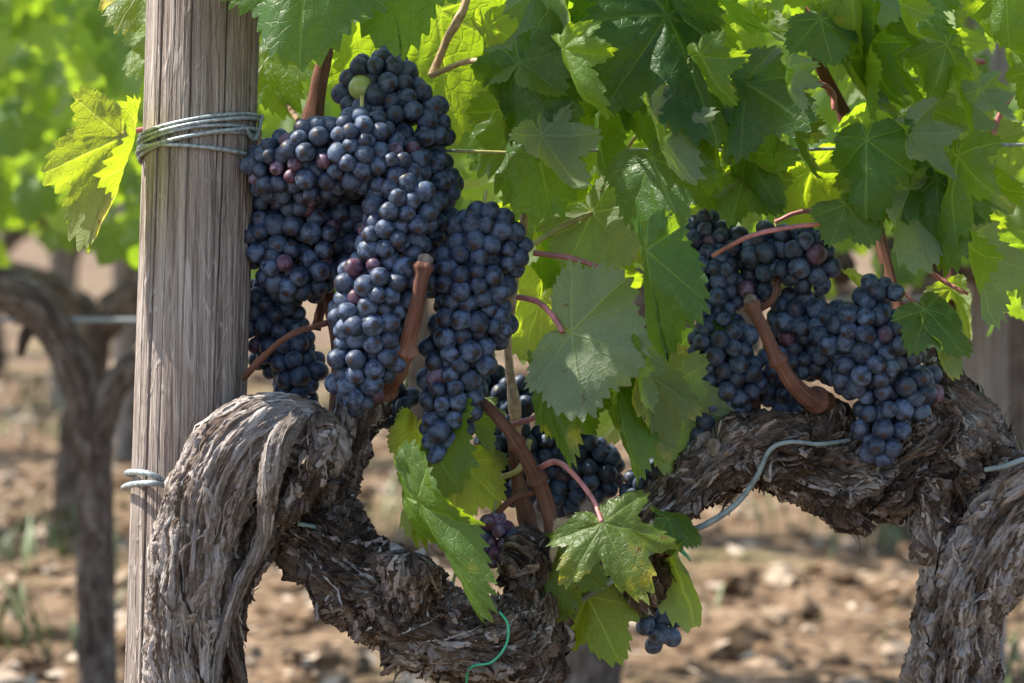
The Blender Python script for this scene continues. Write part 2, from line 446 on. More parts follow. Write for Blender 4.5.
def leaf_bend(xy, seed, foldL=18, foldR=18, curl=.35, wave=.07, pucker=.05):
    g = np.random.default_rng(seed + 900)
    x, y = xy[:, 0], xy[:, 1]; r = np.hypot(x, y); a = np.arctan2(x, y)
    st = math.radians(54); b = np.abs(a - np.round(a / st) * st) / (st / 2)
    z = pucker * r * np.sin(b * math.pi / 2) * 1.0
    z += wave * r ** 1.5 * np.sin(a * g.integers(3, 6) + g.uniform(0, 6)) + wave * .8 * fbm(x * 2.2 + g.uniform(0, 50), y * 2.2, 0 * x, 3) * r
    z += .020 * noise(x * 8, y * 8, 0 * x + seed) + .008 * noise(x * 19, y * 19, 0 * x + seed)
    # fold the two halves about the midrib: the angle grows a little outwards
    for sgn, fd in ((-1, foldL), (1, foldR)):
        m = np.sign(x) == sgn
        ang = math.radians(fd) * (.55 + .45 * np.clip(np.abs(x[m]) / .6, 0, 1.4))
        ax = np.abs(x[m]); zz = z[m].copy()
        x = x.copy(); xm = ax * np.cos(ang) + zz * np.sin(ang); zm = -ax * np.sin(ang) + zz * np.cos(ang)
        x[m] = sgn * xm; z[m] = zm
    # bend the length downwards
    if abs(curl) > 1e-3:
        k = curl; yy = y + .0
        z2 = z + 0
        Rr = 1 / k; phi = yy * k
        y = np.sin(phi) * (Rr + z2); z = np.cos(phi) * (Rr + z2) - Rr
    return np.stack([x, y, z], 1)

def leaf_mesh(name, seed, mat, depth=.33, **kw):
    xy, f = leaf_flat(seed, depth); V = leaf_bend(xy, seed, **kw)
    mb = MB(); mb.add(V, f); me = mb.mesh(name)
    uvl = me.uv_layers.new(name='UVMap')
    idx = np.zeros(len(me.loops), np.int32); me.loops.foreach_get('vertex_index', idx)
    uvl.data.foreach_set('uv', (xy[idx] * .25 + .5).astype(np.float32).ravel())
    me.materials.append(mat)
    return me

def basis(Y, N):
    Y = np.asarray(Y, float); Y = Y / np.linalg.norm(Y)
    Z = np.asarray(N, float); Z = Z - Y * Z.dot(Y); Z /= np.linalg.norm(Z) + 1e-9
    return np.cross(Y, Z), Y, Z

def leaf_matrix(J, tip, N, wide=1.0):
    J = np.asarray(J); d = np.asarray(tip) - J; L = np.linalg.norm(d); X, Y, Z = basis(d, N)
    M = Matrix(((X[0] * L * wide, Y[0] * L, Z[0] * L, J[0]), (X[1] * L * wide, Y[1] * L, Z[1] * L, J[1]), (X[2] * L * wide, Y[2] * L, Z[2] * L, J[2]), (0, 0, 0, 1)))
    return M

# low leaf for far foliage and merged canopy
def low_leaf(seed, mid=False):
    return leaf_flat(seed, .33, 61 if mid else 25, 3 if mid else 2, teeth=mid)

def merged_leaves(name, items, mat, parent=None, mid=False):
    """items: (J, tip, N, seed); many leaves in ONE mesh"""
    mb = MB(); UV = []
    bank = []
    for s in range(6):
        xy, f = low_leaf(s + 40, mid); g = np.random.default_rng(s)
        bank.append((xy, f, leaf_bend(xy, s, foldL=g.uniform(5, 40), foldR=g.uniform(5, 40), curl=g.uniform(.1, .9), wave=.08)))
    for J, tip, N in items:
        xy, f, V = bank[rng.integers(0, 6)]
        d = tip - J; L = np.linalg.norm(d); X, Y, Z = basis(d, N)
        mb.add(J + L * (V[:, :1] * X + V[:, 1:2] * Y + V[:, 2:] * Z), f, rnd=np.full(len(V), rng.random())); UV.append(xy)
    me = mb.mesh(name); UV = np.concatenate(UV)
    uvl = me.uv_layers.new(name='UVMap'); idx = np.zeros(len(me.loops), np.int32); me.loops.foreach_get('vertex_index', idx)
    uvl.data.foreach_set('uv', (UV[idx] * .25 + .5).astype(np.float32).ravel())
    me.materials.append(mat)
    o = link(name, me)
    if parent is not None:
        o.parent = parent; o.matrix_parent_inverse = Matrix.Translation(parent.location).inverted()
    return o

# ------------------------------------------------------------------ bark tubes
def plates(tw, l, K, Q, seed):
    """cracked bark plates: height and random tone of the plate under each point; K cells round the tube"""
    a = (tw / (2 * math.pi)) * K + .35 * noise(np.cos(tw) * 2 + seed, np.sin(tw) * 2, l * 30); b = l * Q + .3 * noise(np.cos(tw) * 3, np.sin(tw) * 3 + seed, l * 40)
    ia, ib = np.floor(a), np.floor(b); d1 = np.full(a.shape, 9.0); d2 = d1.copy(); hh = np.zeros(a.shape); tt = np.zeros(a.shape)
    for da in (-1, 0, 1):
        for db in (-1, 0, 1):
            ca, cb = ia + da, ib + db; w_ = np.mod(ca, K)
            ja, jb = _hash(w_, cb, 0 * cb + seed), _hash(w_, cb, 0 * cb + seed + 50)
            d = np.hypot(a - ca - ja, (b - cb - jb) * .8); h1 = _hash(w_, cb, 0 * cb + seed + 99)
            hv = (h1 - .5) + (b - cb - jb) * (_hash(w_, cb, 0 * cb + seed + 7) - .3) * .9
            n = d < d1; d2 = np.where(n, d1, np.minimum(d2, d)); hh = np.where(n, hv, hh); tt = np.where(n, h1, tt); d1 = np.where(n, d, d1)
    return hh - 1.0 * np.clip(1 - (d2 - d1) / .16, 0, 1), tt

class Bark:
    def __init__(s): s.mb = MB()
    def tube(s, pts, nu=220, nv=150, twist=3.0, lump=.16, ridge=.13, kf=5.0, lf=9.0, seed=0, round_end=True, tone=.5, ribs=120, rib_len=(.03, .10), rib_w=(.0015, .005), lift=.006, fray=.25, chaos=.8, plate=(26, 42, .0016), crumb=.0, flakes=0):
        c = curve_pts(pts, nu); T, A, B = frames(c[:, :3])
        L = np.concatenate([[0], np.cumsum(np.linalg.norm(np.diff(c[:, :3], axis=0), axis=1))])
        r = c[:, 3].copy()
        def env(l):
            if not round_end: return np.ones_like(l)
            d = L[-1] - l; re = r[-1] * .9
            return np.sqrt(np.clip(1 - np.clip(1 - d / re, 0, 1) ** 2, 0, 1)) * .98 + .02
        def rad(l, v):
            rr = np.interp(l, L, r); tw = v + twist * l / max(L[-1], .1)
            cx, sx = np.cos(tw), np.sin(tw)
            lu = fbm(np.cos(v) * 1.3 + seed, np.sin(v) * 1.3, l * 16 + seed, 3)
            wob = chaos * noise(cx * 2 + seed * 3, sx * 2, l * 26) + chaos * .5 * noise(cx * 6 + seed, sx * 6, l * 60)
            n1 = 1 - np.abs(fbm(cx * kf + wob, sx * kf, l * lf + seed * 7, 2)) * 2
            n2 = 1 - np.abs(fbm(cx * kf * 3 + wob * 2, sx * kf * 3, l * lf * 2.2 + seed * 5, 3)) * 2.6
            ph = plates(tw, l, plate[0], plate[1], seed)[0] * plate[2] * np.clip(rr / .03, .15, 1)
            if crumb:
                px_, py_ = np.cos(v) * rr, np.sin(v) * rr
                ph = ph + crumb * (fbm(px_ * 55 + seed, py_ * 55, l * 55, 3) * .011 + np.abs(fbm(px_ * 140, py_ * 140 + seed, l * 140, 2)) * .005)
            return ph + rr * (1 + lump * lu + ridge * (n1 - .4) + ridge * .8 * (n2 - .4) + ridge * .35 * fbm(cx * kf * 7, sx * kf * 7, l * lf * 7 + seed, 2))
        v = np.arange(nv) / nv * 2 * math.pi
        LL, VV = np.meshgrid(L, v, indexing='ij')
        R = rad(LL, VV) * env(LL)
        X = c[:, None, :3] + R[:, :, None] * (np.cos(VV)[:, :, None] * A[:, None] + np.sin(VV)[:, :, None] * B[:, None])
        tw = VV + twist * LL / max(L[-1], .1)
        co = np.stack([np.cos(tw) * .04 + seed, np.sin(tw) * .04, LL * .25], -1)
        f = grid_faces(nu, nv); f.append(tuple(range(nv - 1, -1, -1))); f.append(tuple((nu - 1) * nv + j for j in range(nv)))
        s.mb.add(X.reshape(-1, 3), f, bark_co=co.reshape(-1, 3), tone=(tone + .5 * (plates(tw, LL, plate[0], plate[1], seed)[1] - .5)).ravel())
        g = np.random.default_rng(seed + 77)
        for i in range(int(ribs * .38)):
            le = g.uniform(*rib_len) * 1.2; l0 = g.uniform(0, max(.001, L[-1] - le * .8)); n = int(6 + le / .007)
            l = np.clip(l0 + np.linspace(0, le, n), 0, L[-1]); t = np.linspace(0, 1, n)
            a0 = g.uniform(0, 2 * math.pi); a = a0 - twist * (l - l0) / max(L[-1], .1) + .3 * noise(l * 40 + i, 0 * l, 0 * l + i) + (l - l0) * g.normal() * chaos * 14
            wd = g.uniform(*rib_w) * .5; lf2 = lift * .5 * g.uniform(.1, 1.0) * (5.0 if g.random() < fray * .5 else 1.0)
            e0, e1 = g.random() < .4, g.random() < .7
            hgt = .0003 + lf2 * (e1 * np.clip(t - .55, 0, 1) ** 2 * 4 + e0 * np.clip(.4 - t, 0, 1) ** 2 * 4) + .0012 * noise(l * 90, 0 * l + i, 0 * l)
            cc = np.stack([np.interp(l, L, c[:, k]) for k in range(3)], 1)
            AA = np.stack([np.interp(l, L, A[:, k]) for k in range(3)], 1); BB = np.stack([np.interp(l, L, B[:, k]) for k in range(3)], 1)
            rows = []
            for q, dh in ((-1, -.0012), (0, .0006), (1, -.0012)):
                rr = np.interp(l, L, r) + 1e-4
                av = a + q * wd * (.05 + .95 * np.sin(math.pi * t) ** .7) / rr
                Rv = rad(l, av) * env(l) + hgt + dh * min(1, wd / .003)
                rows.append(cc + Rv[:, None] * (np.cos(av)[:, None] * AA + np.sin(av)[:, None] * BB))
            V = np.stack(rows, 1).reshape(-1, 3)
            V[:, 2] -= np.repeat(lf2 * .5 * np.clip(t - .6, 0, 1), 3)
            cob = np.stack([np.repeat(g.uniform(0, 9) + 0 * t, 3), np.tile([0, wd * .5, wd], n), np.repeat(l * .25, 3)], 1)
            s.mb.add(V, grid_faces(n, 3, False), bark_co=cob, tone=np.full(3 * n, np.clip(tone + g.normal() * .3, -.2, 1.1)))
        for i in range(flakes):
            l0, a0, phi = g.uniform(.004, L[-1] - .004), g.uniform(0, 2 * math.pi), g.normal() * .55
            ln, wd, up = g.uniform(.009, .034), g.uniform(.0012, .0045), g.uniform(.001, .007)
            q = np.linspace(-.5, .5, 6)[:, None]; w_ = np.array([-1, -.35, .35, 1])[None] * wd * (.35 + .65 * np.sin(math.pi * (q + .5)) ** .6) * (1 + .4 * noise(q * 5 + i, q * 0, q * 0))
            ss, tt = q * ln + 0 * w_, w_; rr = np.interp(l0, L, r)
            l = np.clip(l0 + ss * math.cos(phi) - tt * math.sin(phi), 0, L[-1]); a = a0 + (ss * math.sin(phi) + tt * math.cos(phi)) / rr
            hg = .0002 + up * np.clip(q + .1, 0, 1) ** 1.6 * 1.6 + .0008 * noise(ss * 300 + i, tt * 400, 0 * ss) - .25 * wd * (np.array([1, 0, 0, 1])[None])
            cc, AA, BB = [np.stack([np.interp(l, L, Q[:, k]) for k in range(3)], -1) for Q in (c[:, :3], A, B)]
            Rv = rad(l, a) * env(l) + hg
            V = (cc + Rv[..., None] * (np.cos(a)[..., None] * AA + np.sin(a)[..., None] * BB)).reshape(-1, 3)
            s.mb.add(V, grid_faces(6, 4, False), bark_co=np.stack([(g.uniform(0, 9) + tt).ravel(), (0 * tt).ravel(), (ss * .25).ravel()], 1), tone=np.full(24, np.clip(tone + g.normal() * .28, -.2, 1.0)))
        return s

# ------------------------------------------------------------------ the near vines
def vine(label, loc):
    return tag(empty('grape_vine', loc), label, 'grape vine', 'grapevines of the near row')

vine_l = vine('gnarled grapevine whose trunk arches beside the wooden post and snakes along to a knotty end', P(195, 1140, -.06))
vine_r = vine('thick old grapevine with a forked trunk and a long drooping arm below dark leaves', P(930, 1140, .02))

bl = Bark()
bl.tube([pt(178, 1150, 62, -.06), pt(186, 900, 46, -.065), pt(188, 740, 38, -.07), pt(184, 650, 37, -.075), pt(190, 570, 38, -.08), pt(207, 500, 40, -.08), pt(237, 447, 41, -.075),
         pt(272, 430, 35, -.06), pt(304, 443, 40, -.045), pt(318, 480, 40, -.03)],
        nu=560, nv=300, twist=2.2, lump=.10, ridge=.075, kf=5.5, lf=7.0, chaos=.6, plate=(40, 20, .0016), crumb=.35, flakes=150, seed=1, tone=.74, ribs=260, rib_len=(.05, .20), rib_w=(.0012, .004), lift=.005, fray=.12)
# strands that leave the arch and hang along the trunk's right side
bl.tube([pt(300, 415, 9, -.095), pt(278, 445, 12, -.118), pt(268, 490, 10, -.115), pt(262, 540, 7, -.10), pt(238, 590, 7, -.095), pt(222, 640, 6, -.09), pt(212, 700, 4, -.09)],
        nu=160, nv=40, twist=4, lump=.2, ridge=.2, kf=2.5, lf=10, seed=2, tone=.75, ribs=34, rib_len=(.04, .12), rib_w=(.001, .003), lift=.005)
bl.tube([pt(318, 412, 8, -.08), pt(322, 450, 14, -.085), pt(300, 500, 11, -.08), pt(282, 520, 5, -.07)], nu=110, nv=40, twist=3, lump=.2, ridge=.25, kf=2.5, lf=14, crumb=.7, flakes=60, seed=3, tone=.6, ribs=40, rib_len=(.02, .07), rib_w=(.001, .003))
bl.tube([pt(232, 560, 8, -.09), pt(230, 620, 9, -.085), pt(243, 690, 6, -.08)], nu=90, nv=36, twist=2, lump=.2, ridge=.2, kf=2.5, lf=12, seed=4, tone=.45, ribs=24, rib_len=(.03, .08), rib_w=(.001, .003))
bl.tube([pt(305, 455, 20, -.055), pt(276, 505, 22, -.055), pt(248, 560, 18, -.06), pt(228, 620, 14, -.065), pt(222, 690, 12, -.065)], nu=150, nv=70, twist=2, lump=.2, ridge=.2, kf=3.5, lf=10, crumb=.5, flakes=70, seed=21, tone=.4, ribs=60, rib_len=(.03, .09), rib_w=(.001, .003))
# spur that carries the canes
bl.tube([pt(322, 480, 34, -.02), pt(345, 440, 24, -.01), pt(362, 408, 23, 0), pt(380, 382, 17, .01)], nu=110, nv=110, twist=1.5, lump=.14, ridge=.14, kf=4, lf=12, crumb=.7, flakes=60, seed=5, tone=.45, ribs=90, rib_len=(.015, .05), rib_w=(.001, .004), lift=.006)
# the snaking arm
bl.tube([pt(302, 462, 40, -.02), pt(308, 508, 38, -.035), pt(335, 556, 40, -.05), pt(380, 590, 42, -.06), pt(425, 622, 37, -.06), pt(475, 642, 38, -.055), pt(520, 636, 38, -.04), pt(536, 596, 31, -.03), pt(520, 560, 30, -.025), pt(500, 552, 22, -.02)],
        nu=620, nv=260, twist=2.5, lump=.26, ridge=.2, kf=4.5, lf=17, chaos=1.3, plate=(22, 46, .0034), crumb=1.0, flakes=380, seed=6, tone=.42, ribs=520, rib_len=(.02, .075), rib_w=(.0015, .006), lift=.008, fray=.3)
bl.tube([pt(402, 600, 34, -.07), pt(408, 572, 33, -.08), pt(412, 552, 27, -.08)], nu=90, nv=120, twist=2, lump=.4, ridge=.22, kf=4, lf=18, chaos=1.5, crumb=1.0, flakes=120, seed=7, tone=.35, ribs=90, rib_len=(.015, .05), rib_w=(.0015, .005), lift=.006)
bl.tube([pt(455, 640, 26, -.06), pt(415, 652, 16, -.07), pt(380, 656, 8, -.07)], nu=80, nv=70, twist=2, lump=.2, ridge=.3, kf=3, lf=16, crumb=.7, flakes=60, seed=8, tone=.5, ribs=70, rib_len=(.02, .06), rib_w=(.0012, .005), lift=.012, fray=.5)
bl.tube([pt(500, 655, 38, -.04), pt(530, 668, 30, -.04), pt(545, 640, 22, -.035)], nu=80, nv=90, twist=3, lump=.2, ridge=.2, kf=3, lf=16, crumb=.7, flakes=60, seed=9, tone=.35, ribs=90, rib_len=(.02, .05), rib_w=(.0012, .005), lift=.008)
bl.tube([pt(536, 588, 20, -.03), pt(548, 560, 15, -.03), pt(552, 535, 12, -.03)], nu=60, nv=60, twist=1, lump=.2, ridge=.2, kf=3, lf=16, crumb=.7, flakes=60, seed=10, tone=.35, ribs=50, rib_len=(.015, .05), rib_w=(.0012, .004), lift=.008)
tl = bl.mb.build('trunk', MAT['bark'], vine_l)

br = Bark()
br.tube([pt(925, 1150, 75, .03), pt(935, 850, 52, .03), pt(946, 700, 42, .02), pt(956, 630, 39, .015), pt(975, 570, 44, .01), pt(1008, 520, 42, 0), pt(1050, 490, 42, -.01), pt(1100, 470, 40, -.01)],
        nu=460, nv=280, twist=1.2, lump=.10, ridge=.17, kf=4.2, lf=9, plate=(26, 24, .0034), crumb=.5, flakes=170, seed=11, tone=.62, ribs=330, rib_len=(.03, .12), rib_w=(.0015, .005), lift=.006, round_end=False)
br.tube([pt(975, 590, 28, .03), pt(962, 525, 40, .03), pt(962, 470, 52, .03), pt(945, 430, 50, .03), pt(925, 385, 34, .04), pt(905, 350, 22, .05)], nu=200, nv=170, twist=2.5, lump=.2, ridge=.17, kf=4, lf=12, plate=(24, 34, .0030), crumb=.8, flakes=170, seed=12, tone=.42, ribs=280, rib_len=(.02, .08), rib_w=(.0015, .006), lift=.010)
br.tube([pt(960, 450, 50, .03), pt(912, 462, 47, .02), pt(862, 476, 44, .01), pt(812, 468, 37, 0), pt(765, 448, 34, -.01), pt(722, 462, 27, -.015), pt(688, 490, 24, -.02), pt(655, 520, 24, -.02), pt(634, 556, 27, -.015), pt(642, 585, 28, -.01), pt(655, 600, 20, 0)],
        nu=620, nv=240, twist=2.5, lump=.24, ridge=.2, kf=4.2, lf=16, chaos=1.2, plate=(20, 38, .0032), crumb=.9, flakes=340, seed=13, tone=.42, ribs=480, rib_len=(.02, .08), rib_w=(.0015, .006), lift=.008, fray=.3)
br.tube([pt(935, 480, 22, 0), pt(930, 520, 15, -.005), pt(925, 565, 11, 0)], nu=70, nv=60, twist=2, lump=.2, ridge=.25, kf=3, lf=14, crumb=.7, flakes=60, seed=14, tone=.6, ribs=40, rib_len=(.02, .06), rib_w=(.001, .004))
br.tube([pt(840, 490, 30, -.01), pt(852, 512, 18, -.01), pt(872, 532, 5, -.01)], nu=60, nv=60, twist=1, lump=.3, ridge=.2, kf=3, lf=14, crumb=.7, flakes=60, seed=15, tone=.35, ribs=60, rib_len=(.02, .05), rib_w=(.001, .005), lift=.012)
br.tube([pt(820, 440, 30, 0), pt(826, 415, 21, 0), pt(824, 398, 13, 0)], nu=60, nv=80, twist=1, lump=.2, ridge=.2, kf=3, lf=14, crumb=.7, flakes=60, seed=16, tone=.5, ribs=50, rib_len=(.01, .04), rib_w=(.001, .004))
br.tube([pt(758, 452, 30, -.01), pt(735, 440, 24, -.02), pt(716, 446, 14, -.03)], nu=60, nv=80, twist=1, lump=.25, ridge=.2, kf=3, lf=14, crumb=.7, flakes=60, seed=17, tone=.45, ribs=50, rib_len=(.01, .04), rib_w=(.001, .004))
br.tube([pt(996, 560, 13, .05), pt(984, 620, 14, .05), pt(976, 700, 18, .05)], nu=80, nv=70, twist=1, lump=.2, ridge=.25, kf=3, lf=12, crumb=.7, flakes=60, seed=18, tone=.4, ribs=60, rib_len=(.03, .08), rib_w=(.001, .005), lift=.012)
trr = br.mb.build('trunk', MAT['bark'], vine_r)

# ------------------------------------------------------------------ canes and petioles of the near vines
def stem_obj(name, pts, mat, parent, nodes=(), nr=10):
    """pts: (px, py, r, y); nodes: fractions along the cane that swell"""
    p = np.array([pt(*q) for q in pts]); n = max(40, 24 * (len(p) - 1))
    c = curve_pts(p, n); t = np.linspace(0, 1, n)
    for k in nodes: c[:, 3] *= 1 + .45 * np.exp(-((t - k) / .025) ** 2)
    T, A, B = frames(c[:, :3]); v = np.arange(nr) / nr * 2 * math.pi
    R = c[:, 3][:, None] * (1 + .12 * noise(np.cos(v)[None] * .7, np.sin(v)[None] * .7, t[:, None] * 11 + pts[0][0]) + .10 * noise(np.cos(v)[None] * 3, np.sin(v)[None] * 3, t[:, None] * 4 + pts[0][0]))
    X = c[:, None, :3] + R[:, :, None] * (np.cos(v)[None, :, None] * A[:, None] + np.sin(v)[None, :, None] * B[:, None])
    mb = MB(); f = grid_faces(n, nr); f.append(tuple(range(nr - 1, -1, -1))); f.append(tuple((n - 1) * nr + j for j in range(nr)))
    ll = np.concatenate([[0], np.cumsum(np.linalg.norm(np.diff(c[:, :3], axis=0), axis=1))])
    co = np.stack(np.broadcast_arrays(np.cos(v)[None] * .02 + pts[0][0], np.sin(v)[None] * .02, ll[:, None] * .12), -1)
    mb.add(X.reshape(-1, 3), f, bark_co=co.reshape(-1, 3), tone=np.full(n * nr, .5))
    return mb.build(name, MAT[mat], parent)

C, CP, PE, PG = 'cane', 'cane_pale', 'petiole', 'petiole_green'
canes_l = [
    ([(378, 392, 11, -.02), (397, 372, 10, -.05), (412, 325, 8, -.075), (420, 285, 7.5, -.085), (424, 262, 7.5, -.085)], C, (.08, .45, .97)),
    ([(334, 440, 8, 0), (338, 350, 7, .02), (327, 285, 7, .04), (312, 150, 8, .05), (318, 90, 8, .05), (326, 52, 8, .05), (340, -30, 7, .05), (360, -200, 6, .05)], C, (.5, .72)),
    ([(316, 330, 5, .05), (322, 300, 5, .05), (316, 280, 5, .06)], C, ()),
    ([(326, 55, 4, .06), (322, 30, 4, .07), (318, -20, 4, .08)], CP, ()),
    ([(432, 76, 4, .06), (447, 40, 4, .05), (458, 20, 5, .05), (470, -12, 4, .05), (500, -150, 4, .05)], CP, (.45,)),
    ([(516, 470, 5, .03), (516, 420, 5, .03), (508, 340, 4, .035), (520, 250, 4, .04), (526, 200, 4, .05), (529, 130, 4, .05), (528, 60, 4, .08), (526, -60, 4, .1)], CP, (.12, .3, .55, .75)),
    ([(556, 545, 8, -.02), (545, 500, 8, -.02), (524, 455, 7, -.03), (500, 420, 6, -.03), (478, 398, 5, -.02)], C, (.4, .65)),
    ([(535, 545, 9, .01), (526, 515, 9, .02), (516, 470, 6, .025), (512, 440, 5, .03)], C, (.5,)),
]
canes_r = [
    ([(826, 402, 12, -.01), (805, 396, 9, -.04), (785, 372, 7.5, -.055), (766, 335, 7, -.06), (750, 302, 6, -.055)], C, (.14, .6, .97)),
    ([(752, 310, 5, .0), (766, 305, 4, -.01), (776, 292, 4, -.01), (780, 260, 3, .02)], C, ()),
    ([(752, 422, 10, .03), (752, 405, 9, .03), (760, 370, 6, .06)], C, ()),  # small reddish dry leaf, built as a cane stub
    ([(905, 360, 9, .06), (890, 280, 7, .1), (850, 130, 6, .12), (818, 60, 6, .10), (812, 0, 7, .1), (815, -120, 6, .1)], C, (.5, .8)),
    ([(940, 400, 8, .08), (950, 300, 6, .15), (935, 100, 5, .2), (930, -100, 5, .2)], C, (.5,)),
]
pet_l = [
    ([(534, 253, 3, -.0), (570, 258, 3, -.01), (600, 268, 2.6, -.03), (622, 283, 2.4, -.05)], PE), ([(518, 297, 3, -.02), (538, 302, 3.2, -.04), (552, 315, 3.2, -.06), (563, 332, 3, -.07)], PE),
    ([(530, 246, 3, .03), (560, 228, 3, .04), (592, 213, 2.4, .05)], PG), ([(244, 378, 3.4, -.03), (262, 358, 3.4, -.055), (290, 335, 3, -.07), (326, 323, 3.4, -.05)], C),
    ([(148, 128, 3, .0), (132, 132, 2.6, -.01), (116, 136, 2.6, -.02)], PE), ([(488, 534, 4, -.0), (496, 515, 3.6, -.02), (515, 498, 3.2, -.03), (535, 492, 3.4, -.02)], C),
    ([(534, 470, 3, -.01), (560, 463, 3, -.04), (590, 495, 2.6, -.09), (602, 522, 2.4, -.12)], PE), ([(490, 61, 4, .02), (465, 62, 3, .04), (430, 76, 3, .05)], CP),
    ([(455, 151, 1.6, .03), (530, 153, 1.6, .03)], PG), ([(416, 486, 3, -.05), (414, 475, 3, -.03), (440, 440, 3, .02)], PE),
    ([(500, 478, 3, .02), (520, 468, 3, .01), (530, 440, 3, .02)], PG), ([(512, 425, 3, .0), (540, 415, 3, -.01), (556, 400, 2.4, -.01)], PE),
    ([(575, 600, 4, -.02), (590, 588, 3.5, -.02), (606, 572, 3, -.02)], PG), ([(280, 95, 3, .09), (298, 120, 3, .08)], CP),
    ([(590, 195, 1.8, .08), (612, 170, 1.8, .08), (640, 130, 1.8, .06)], PG),
]
pet_r = [
    ([(838, 223, 2.2, -.06), (800, 226, 2.4, -.07), (760, 233, 2.6, -.075), (735, 243, 2.4, -.07), (712, 256, 1.8, -.06)], PE),
    ([(838, 209, 2.4, .02), (800, 212, 2.4, .02), (775, 222, 2, .02)], PE), ([(925, 268, 2.2, .02), (945, 282, 2.2, .02), (968, 294, 2, .01)], PE),
    ([(845, 25, 3, .12), (870, 34, 3, .12), (915, 36, 3, .12)], PE), ([(960, 60, 3, .15), (985, 62, 3, .15)], PE), ([(930, 195, 2.2, .06), (950, 205, 2.2, .05), (968, 222, 2, .04)], PE),
    ([(800, 75, 3, .06), (830, 90, 3, .08), (835, 110, 3, .08)], PE), ([(990, 140, 3.4, .1), (1002, 110, 3.4, .1), (1012, 95, 3, .1)], PE), ([(790, 30, 3, .1), (812, 28, 3, .1)], PE),
    ([(900, 290, 2, .02), (912, 300, 2, .01), (922, 312, 2, .0)], PE), ([(690, 500, 2, -.02), (675, 530, 2, -.02), (667, 542, 2, -.02)], PE),
]
for p, m, nd in canes_l: stem_obj('cane', p, m, vine_l, nd, 22)
for p, m, nd in canes_r: stem_obj('cane', p, m, vine_r, nd, 22)
for p, m in pet_l: stem_obj('petiole', p, m, vine_l)
for p, m in pet_r: stem_obj('petiole', p, m, vine_r)

def cut_end(px, py, y, r, nrm, parent):
    c = P(px, py, y); n = np.asarray(nrm, float); n /= np.linalg.norm(n); X, Y, Z = basis((.3, .1, 1), n)
    a = np.arange(28) / 28 * 2 * math.pi; V = []
    for q, h in ((1.05, -.0025), (1.0, .0006), (.7, .0010), (.3, .0006)):
        w_ = q * r * S * (1 + .10 * noise(np.cos(a) * 1.5 + px, np.sin(a) * 1.5, 0 * a))
        V.append(c + w_[:, None] * (np.cos(a)[:, None] * X + np.sin(a)[:, None] * Y) + h * Z)
    mb = MB(); mb.add(np.vstack(V), grid_faces(4, 28) + [tuple(84 + k for k in range(28))])
    o = mb.build('cut_end', MAT['cut']); o.parent = parent; o.matrix_parent_inverse = parent.matrix_world.inverted()
    return o
bpy.context.view_layer.update()
cl0 = [o for o in vine_l.children if o.name.startswith('cane')]; cr0 = [o for o in vine_r.children if o.name.startswith('cane')]
cut_end(424.5, 261, -.086, 7.4, (.15, -.5, .8), cl0[0]); cut_end(749, 300, -.056, 6.5, (-.4, -.4, .8), cr0[0])
cut_end(712, 447, -.036, 9, (-.7, -.6, .35), trr); cut_end(763, 436, -.038, 9, (-.1, -.9, .4), trr)

# ------------------------------------------------------------------ leaves that the photo shows one by one
F, U = (0, -1, 0), (0, 1, 0)
